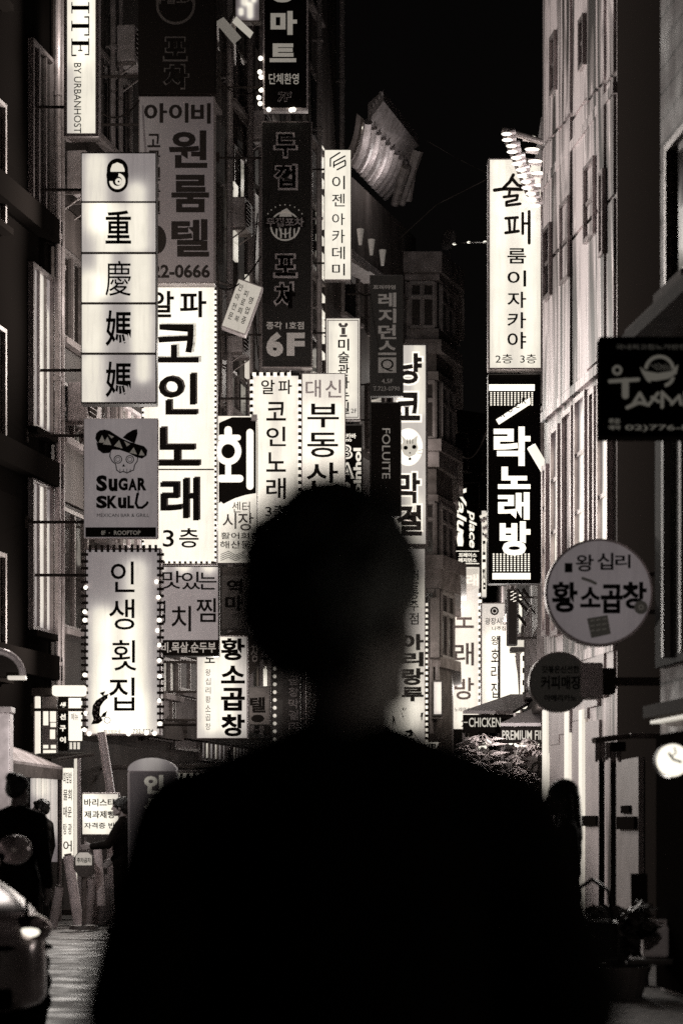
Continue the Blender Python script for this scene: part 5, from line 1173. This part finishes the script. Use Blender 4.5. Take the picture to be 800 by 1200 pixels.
k = Ink(98, zb0, 31.5, 3); k.t('주차금지', 90.5, 1005, 106.5, 1011, .02); k.build('lettering', INK, rt)
MB().tube((0, .06, 0), (0.01, .06, .9), .03).build('post', STEEL, rt); MB().tube((0, .06, 0), (0, .06, .05), .2, .18, 20).build('foot', paint(.1), rt)
for i, (x0, y0, x1, y1, d, r_, lab, e) in enumerate(((80, 1003, 93, 1068, 32.2, .07, 'white rolled board leaning beside the octagonal sign', .42), (114, 990, 119, 1015, 31.8, .055, 'short bright roll within reach of the outstretched arm', .6), (108, 1030, 103, 1072, 32.6, .05, 'grey rolled sheet leaning behind the octagonal sign post', .2), (70, 1040, 62, 1075, 32, .06, 'thin grey roll leaning against the lit shop beside the standing person', .2))):
    rt = thing('rolled_board', lab, 'roll', (P(x1, HZ, d).x, d, 0)); top = rel(rt, x0, y0, d)
    zb_ = CH - (y1 - HZ) * d / F; zb_ = 0 if i != 1 else .3
    MB().tube((0, 0, zb_), top, r_, r_, 14).build('sheet', paint(min(.8, e * 1.6), .5), rt); MB().tube(top, top + (top - V(0, 0, zb_)).normalized() * .03, r_ * .7, r_ * .7, 14).build('core', plain(.1), rt)
rt = thing('goods_crate', 'open crate of packets on the pavement between the leaning rolls', 'crate', (P(112, HZ, 32.9).x, 32.9, 0))
mb = MB().box(-.2, .2, 0, .02, 0, .5).box(-.2, .2, .36, .38, 0, .5).box(-.2, -.18, .021, .359, 0, .5).box(.18, .2, .021, .359, 0, .5).box(-.18, .18, .021, .359, .0, .04); mb.build('box', paint(.25), rt)
for i in range(6): MB().box(-.17 + i * .057, -.125 + i * .057, .05, .3, .05, .6 + .04 * (i % 3), .006).build('packet', paint(.4 + .1 * (i % 2)), rt)
rt = thing('pillar_sign', 'grey round topped pillar sign with white block letters behind the shoulder', 'sign', (P(178, HZ, 29.5).x, 29.5, 0))
pz = lambda y: rel(rt, 178, y, 29.5).z; w_ = 28.5 * 29.5 / F
MB().box(-w_, w_, 0, .45, 0, pz(903), .03).build('shaft', tubes(.045, .02, [(0, .5, 1.5, .4)], .25), rt)  # grey shaft brightened by painted glow, no tube inside
mb = MB(); n = 12; arc = [(w_ * math.cos(math.pi * i / n), w_ * .52 * math.sin(math.pi * i / n) + pz(903) + .003) for i in range(n + 1)]
mb.hull([(x, 0.0, z) for x, z in arc], [(x, .45, z) for x, z in arc]); mb.build('domed_cap', tubes(.18, .15, [(0, pz(903), pz(890), .15)]), rt)
k = Ink(178, HZ + CH * F / 29.5, 29.5); k.t('인', 169, 908, 192, 930, .05); k.t('생', 168, 934, 193, 957, .05); k.build('lettering', lit(.5), rt)
for x0, x1, y0, y1, e in ((232, 262, 868, 893, .75), (266, 288, 868, 900, .6)):
    b3.winpx(x0, y0, x1, y1, gl=tubes(.35, .6, [(b3.u(x0 + 8)[0], 2.2, 3, .12), (b3.u(x0 + 20)[0], 2, 3, .1)]), nx=6, sill=False)
for x0, x1, y0, y1 in ((301, 305.5, 784, 806), (308, 316, 782, 804), (301, 306, 850, 896), (308, 316, 850, 892)):
    u0, u1, z0, z1 = b4.loc(x0, y0, x1, y1); b4.add('strip_lamp', u0, u1, .05, .14, z0, z1, lit(1.2))
rt = thing('counter_lamp_box', 'low glowing glass counter box behind the shoulder', 'counter', (P(226, HZ, 37).x, 37, 0))
slab(rt, 'cabinet', 206, 928, 246, 1050, 37, .6, paint(.08)); slab(rt, 'lit_case', 207, 906, 245, 927, 37.05, .5, tubes(.5, .8, [(-.1, 1.9, 2.1, .15), (.15, 1.9, 2.05, .1)])); slab(rt, 'top', 204, 902, 248, 905.5, 36.95, .7, paint(.4, .3))
mb = MB()
for i in range(5): mb.tube(rel(rt, 210 + i * 8, 926, 36.98), rel(rt, 213 + i * 7.5, 906, 36.98), .022)
mb.build('divider', plain(.05), rt)
rt = thing('shop_canopy', 'low dark canopy above the glowing glass counter box', 'canopy', P(255, 905, 37.8)); slab(rt, 'roof', 228, 894, 290, 899, 37.8, 1.2, paint(.1)); mb = MB(); mb.tube(rel(rt, 231, 898, 37.9), rel(rt, 231, 898, 37.9) + V(-2.2, 1, 0), .04).tube(rel(rt, 285, 898, 37.9), (rel(rt, 285, 898, 37.9).x, .1, -rt.location.z), .035); mb.build('post', STEEL, rt)

# ------------------------------------------------------------------ right pavement
rt = thing('chicken_shop_awning', 'awning with two dark lettered valances and pale sloping tops', 'awning', (P(620, HZ, 46).x, 46, 0))
q = lambda x, y, d, dz=0: rel(rt, x, y, d) + V(0, 0, dz)
def roof(pts, name='roof'): MB().hull([q(*p) for p in pts], [q(*p, .06) for p in pts]).build(name, paint(.4, .6, 0, .15, 6), rt)
roof([(542, 836.5, 46.6), (601, 836.5, 46.6), (636, 817, 48.6), (598, 817, 48.6)]); roof([(586, 851, 43.8), (641, 851, 43.8), (641, 829, 45.6), (634, 829, 45.6)])
slab(rt, 'valance', 542, 837.5, 601, 859, 46.6, .03, plain(.014, .8)); slab(rt, 'valance', 586, 852, 641, 871, 43.8, .03, plain(.014, .8))
mb = MB(); mb.tube(q(601, 859, 46.6), q(632, 826, 48.4), .04).tube(q(543, 858, 46.65), V(q(543, 858, 46.65).x, q(543, 858, 46.65).y, 0), .035).tube(q(588, 870, 43.85), V(q(588, 870, 43.85).x, q(588, 870, 43.85).y, 0), .035); mb.build('frame', STEEL, rt)
k = Ink(620, HZ + CH * F / 46, 46.6); 
def ink_at(d): k = Ink(rt.location.x * F / d + 400, HZ + CH * F / d, d, 1); k.dy = d - rt.location.y; return k
k = ink_at(46.6); k.t('CHICKEN', 549, 841, 586, 852, .012); k.rect(543, 846, 547.5, 847); k.rect(588, 846, 592, 847); o_ = k.build('lettering', lit(.55, .06), rt); o_.location.y = 46.6 - 46
k = ink_at(43.8); k.t('PREMIUM FIN', 588, 856, 638, 867, .012); o_ = k.build('lettering', lit(.55, .06), rt); o_.location.y = 43.8 - 46
for x, y, r_ in ((565, 876, 5), (572, 869, 4), (606, 872, 4), (614, 874, 4.5), (634, 876, 5.5), (598, 870, 3)):
    e_ = MB().ball(q(x, y, 44.6), (r_ * 44.6 / F,) * 3, 12, 8).build('globe_lamp', lit(1.6), rt, smooth=True); MB().tube(q(x, y - r_, 44.6), q(x, y - r_ - 6, 44.6), .012).build('lamp_cord', plain(.02), e_)
ld = bpy.data.lights.new('added_foliage_lamp', 'POINT'); ld.energy = 300; ld.color = (1, .955, .92); ld.shadow_soft_size = 0; lo = bpy.data.objects.new('added_foliage_lamp', ld); COL.objects.link(lo); lo.parent = rt; lo.location = q(592, 862, 41.4)  # bare lamp added before the palms to brighten their fronds
slab(rt, 'glass_booth', 606, 872, 632, 1040, 45.2, .05, glass(.12)); 
k = ink_at(45.2); [k.rect(620 + (i % 2) * 6, 884 + i * 5, 624 + (i % 2) * 6, 888 + i * 5) for i in range(8)]; o_ = k.build('lit_reflections', lit(.8), rt) if False else None
k.mb.bm.free()
def plant(name, label, px, d, ztop, n, spread, seed, pot_h, v=.1):
    rnd = random.Random(seed); rt = thing(name, label, 'plant', (P(px, HZ, d).x, d, 0))
    MB().tube((0, 0, 0), (0, 0, pot_h), .2, .28, 20).build('pot', paint(.12), rt); MB().tube((0, 0, pot_h - .02), (0, 0, pot_h + .004), .26, .26, 20).build('soil', plain(.02), rt)
    st = MB(); lf = MB()
    for i in range(n):
        a = rnd.uniform(0, 2 * math.pi); L = spread * rnd.uniform(.6, 1.1); h = (ztop - pot_h) * rnd.uniform(.55, 1.05); pts = []
        for j in range(9):
            t = j / 8; pts.append(V(math.cos(a) * L * t, math.sin(a) * L * t, pot_h + h * math.sin(min(1, t * 1.15) * math.pi * .62)))
        st.path(pts, .009, 5)
        for j in range(1, 9):
            for u_ in (0, .5):
                p = lerp(pts[j - 1], pts[j], u_); f = (pts[j] - pts[j - 1]).normalized(); sd = f.cross(V(0, 0, 1)).normalized()
                ll = L * .34 * math.sin(min(1, (j + u_) / 9) * math.pi) + .05
                for s_ in (-1, 1):
                    e = p + sd * s_ * ll + f * ll * .5 - V(0, 0, ll * .35); m_ = lerp(p, e, .45) + f * .02
                    lf.face([p, m_ + f * .034, e, m_ - f * .034])
    st.build('stem', paint(.08), rt); lf.build('foliage', paint(v, .45, 0, .4, 9, (1, 1, 1), 0), rt); return rt
plant('potted_palm', 'arching potted palm under the dark valances, fronds lit by an added lamp', 580, 42.8, 2.9, 30, 1.0, 4, .8, .2)
plant('potted_palm', 'wider potted palm partly hidden by the shoulder under the awning', 540, 44, 2.75, 30, 1.05, 9, .8, .2)
plant('potted_shrub', 'dark leafy pot plant at the foot of the pale door near the white jerrycan', 722, 19.2, .75, 26, .3, 5, .25, .05)
def dome(name, label, cat, px, py, d, rx, h, v, n=12):
    rt = thing(name, label, cat, (P(px, HZ, d).x, d, 0)); z = CH - (py - HZ) * d / F; mb = MB(); r_ = rx * d / F; hh = h * d / F
    rings = []
    for i in range(7):
        t = i / 6 * math.pi / 2; rings.append([mb.bm.verts.new((r_ * math.sin(t) * math.cos(2 * math.pi * j / n), r_ * math.sin(t) * math.sin(2 * math.pi * j / n), z + hh * (math.cos(t) - 1))) for j in range(n)] if i else None)
    c0 = mb.bm.verts.new((0, 0, z))
    for j in range(n): mb.bm.faces.new((c0, rings[1][j], rings[1][(j + 1) % n]))
    for i in range(1, 6):
        for j in range(n): mb.bm.faces.new((rings[i][j], rings[i + 1][j], rings[i + 1][(j + 1) % n], rings[i][(j + 1) % n]))
    o = mb.build('canopy', paint(v, .5, 0, .2, 6), rt); sd = o.modifiers.new('t', 'SOLIDIFY'); sd.thickness = .02
    mb = MB()
    for j in range(n):
        a = 2 * math.pi * j / n; mb.path([(1.01 * r_ * math.sin(t) * math.cos(a), 1.01 * r_ * math.sin(t) * math.sin(a), z + .012 + hh * (math.cos(t) - 1)) for t in [i / 6 * math.pi / 2 for i in range(7)]], .012, 5)
    mb.build('rib', plain(.08), rt); MB().tube((0, 0, 0), (0, 0, z), .03).build('pole', STEEL, rt); MB().tube((0, 0, 0), (0, 0, .06), .25, .22, 20).build('foot', paint(.1), rt); return rt
dome('parasol', 'pale domed parasol beside the bowl shaped shop sign', 'parasol', 487, 893, 48, 34, 30, .3); dome('parasol', 'smaller striped parasol dome under the palm fronds', 'parasol', 571, 903, 41.5, 20, 24, .5, 16); dome('parasol', 'dark parasol dome beside the neck', 'parasol', 462, 874, 52, 30, 22, .2)
rt = thing('white_jerrycan', 'white plastic jerrycan standing on the low dark bench', 'jerrycan', P(767, 1122, 19.4))
MB().box(-.105, .105, -.08, .1, 0, .26, .03).build('tank', paint(.75, .4, 0, .1, 5), rt); MB().tube((-.03, 0, .255), (-.03, 0, .3), .03).build('spout', paint(.4), rt); MB().path([(.02, 0, .25), (.02, 0, .295), (.085, 0, .295), (.085, 0, .25)], .012).build('handle', paint(.5), rt)
zt = P(767, 1122, 19.4).z
rt = thing('low_bench', 'low dark bench covered with bottles and wraps at the brick corner', 'bench', (P(775, HZ, 19.4).x, 19.35, 0))
MB().box(-.3, .45, -.15, .2, zt - .05, zt - .003, .01).build('seat', paint(.06, .35), rt)
for x in (-.26, .41):
    for y in (-.12, .17): MB().box(x - .025, x + .025, y - .025, y + .025, 0, zt - .051).build('leg', paint(.05), rt)
for i, (x, y) in enumerate(((.13, -.08), (.22, .03), (.3, -.06), (.38, .05))):
    rt = thing('plastic_wrap', ('crumpled shiny wrap beside the jerrycan', 'flat shiny wrap at the bench centre', 'round shiny bag near the bench end', 'small shiny packet at the far bench corner')[i], 'wrap', (P(775, HZ, 19.4).x + x, 19.35 + y, zt), i)
    mb = MB(); bmesh.ops.create_icosphere(mb.bm, subdivisions=2, radius=.055); rn = random.Random(i)
    for v in mb.bm.verts: v.co = V(v.co.x * 1.1, v.co.y, max(-.0, v.co.z * .6 + .02)) * rn.uniform(.75, 1.15)
    mb.build('film', plain(.6, .15), rt)
rt = thing('standing_board', 'black standing board leaning in front of the pale door', 'board', (P(750, HZ, 20.6).x, 20.6, 0)); MB().hull([(-.07, 0, 0), (.07, 0, 0), (.07, .03, 0), (-.07, .03, 0)], [(-.07, .1, .95), (.07, .1, .95), (.07, .13, .95), (-.07, .13, .95)]).build('board', plain(.01), rt); MB().tube((0, .3, 0), (0, .12, .9), .012).build('prop', STEEL, rt)
rt = thing('wall_canopy', 'small sagging cloth canopy on a rod above the pale door', 'canopy', P(715, 893, 24))
mb = MB(); n = 10; a, b = rel(rt, 697, 893, 24), rel(rt, 728, 870, 24)
for i in range(n):
    x0, x1 = a.x + (b.x - a.x) * i / n, a.x + (b.x - a.x) * (i + .97) / n; mb.box(x0, x1, .03 * (i % 2), .03 * (i % 2) + .02, a.z + .02 * (i % 3), b.z)
mb.build('cloth', paint(.3, .8), rt); mb = MB(); mb.tube(rel(rt, 695, 868, 24.0), rel(rt, 740, 862, 24.4), .03).tube(rel(rt, 738, 862, 24.3), rel(rt, 738, 862, 24.3) + V(.6, .2, 0), .03); mb.build('rod', STEEL, rt)
MB().box(*[c for p in zip(rel(rt, 716, 880, 23.9), rel(rt, 730, 870, 24.1)) for c in p]).build('lamp_box', plain(.02), rt)
for px, d, y0, lab, v in ((704.5, 24.2, 868, 'slim dark post holding up the sagging cloth canopy', .02), (718, 24.6, 880, 'slim dark post at the edge of the pale door', .02)):
    rt = thing('canopy_post', lab, 'post', (P(px, HZ, d).x, d, 0)); MB().tube((0, 0, 0), (0, 0, CH + (HZ - y0) * d / F), .03).build('shaft', plain(v), rt); MB().tube((0, 0, 0), (0, 0, .05), .07, .06).build('foot', plain(v), rt)
u0, u1, z0, z1 = r15.loc(736, 944, 746, 953); r15.add('door_plate', u0, u1, .062, .09, z0, z1, BLACK); u0, u1, z0, z1 = r15.loc(732, 957, 753, 972); r15.add('door_plate', u0, u1, .062, .1, z0, z1, BLACK)

# ------------------------------------------------------------------ sky bits
for pts, lab in ((((500, 165, 62), (536, 186, 55), (575, 205, 40)), 'thin cable dropping to the tall pub sign against the black sky'), (((450, 296, 66), (511, 240, 55), (572, 209, 40)), 'thin cable rising to the tall pub sign from the bay window roof')):
    rt = thing('overhead_cable', lab, 'cable', P(*pts[0])); MB().path([rel(rt, *p) for p in pts], .006, 6).build('wire', plain(.05), rt)
rt = thing('satellite_dish', 'small satellite dish on the roof edge of the bay window building', 'dish', P(531, 300, 72))
mb = MB(); mb.ball(rel(rt, 525, 281, 72), (.22, .06, .34), 16, 10, Matrix.Rotation(R(18), 4, 'Y')); mb.build('bowl', paint(.3), rt); MB().tube(rel(rt, 526, 285, 72.1), (-.1, .2, 0), .03).build('mast', STEEL, rt)
rt = thing('roof_lamp_string', 'short string of tiny bulbs stretching from the dish to the pub sign', 'lamps', P(531, 290, 72)); MB().path([rel(rt, 528, 286, 72), rel(rt, 549, 284, 60), rel(rt, 572, 284, 40.1)], .012, 6).build('wire', paint(.1), rt)
for x, y, d in ((532, 286, 70), (549, 284, 60), (568, 283.5, 43)): MB().ball(rel(rt, x, y, d), (2.2 * d / F, .04, 1.2 * d / F), 10, 6).build('bulb', lit(1.6), rt)
# slanted lit canopies high on the grey building
for pts, e, lab in ((((252, 26), (262, 20), (283, 44), (274, 52)), .12, 'dim slanted strip canopy high on the grey building'), (((272, 26), (277, 19), (297, 38), (293, 45)), .4, 'brighter slanted strip canopy high on the grey building, below a mottled lit panel')):
    rt = thing('strip_canopy', lab, 'canopy', P(pts[0][0], pts[0][1] + 20, 45)); f_ = lambda d: [rel(rt, a, b, d) for a, b in pts]
    MB().hull(f_(45), f_(45.8)).build('strip', lit(e), rt); MB().tube(rel(rt, pts[0][0] + 2, pts[0][1], 45.4), rel(rt, pts[0][0] + 2, pts[0][1], 45.4) + V(-.1, 2.5, 0), .04).build('bracket', STEEL, rt)
rt = thing('mottled_panel', 'mottled lit panel at the very top between two tall signs', 'panel', P(290, 25, 45.9))
MB().box(-.25, .25, 0, .2, -.02, .6, .01).build('frame', STEEL, rt); MB().box(-.22, .22, -.02, .05, .02, .57).build('glazing', tubes(.05, .8, [(-.05, .35, .5, .07), (.05, .1, .3, .06), (.12, .4, .5, .05), (-.12, .15, .2, .05)]), rt); MB().tube((-.2, .1, .3), (-.6, 2.2, .3), .04).build('bracket', STEEL, rt)
for sc_ in [TS]: bpy.data.scenes.remove(sc_)
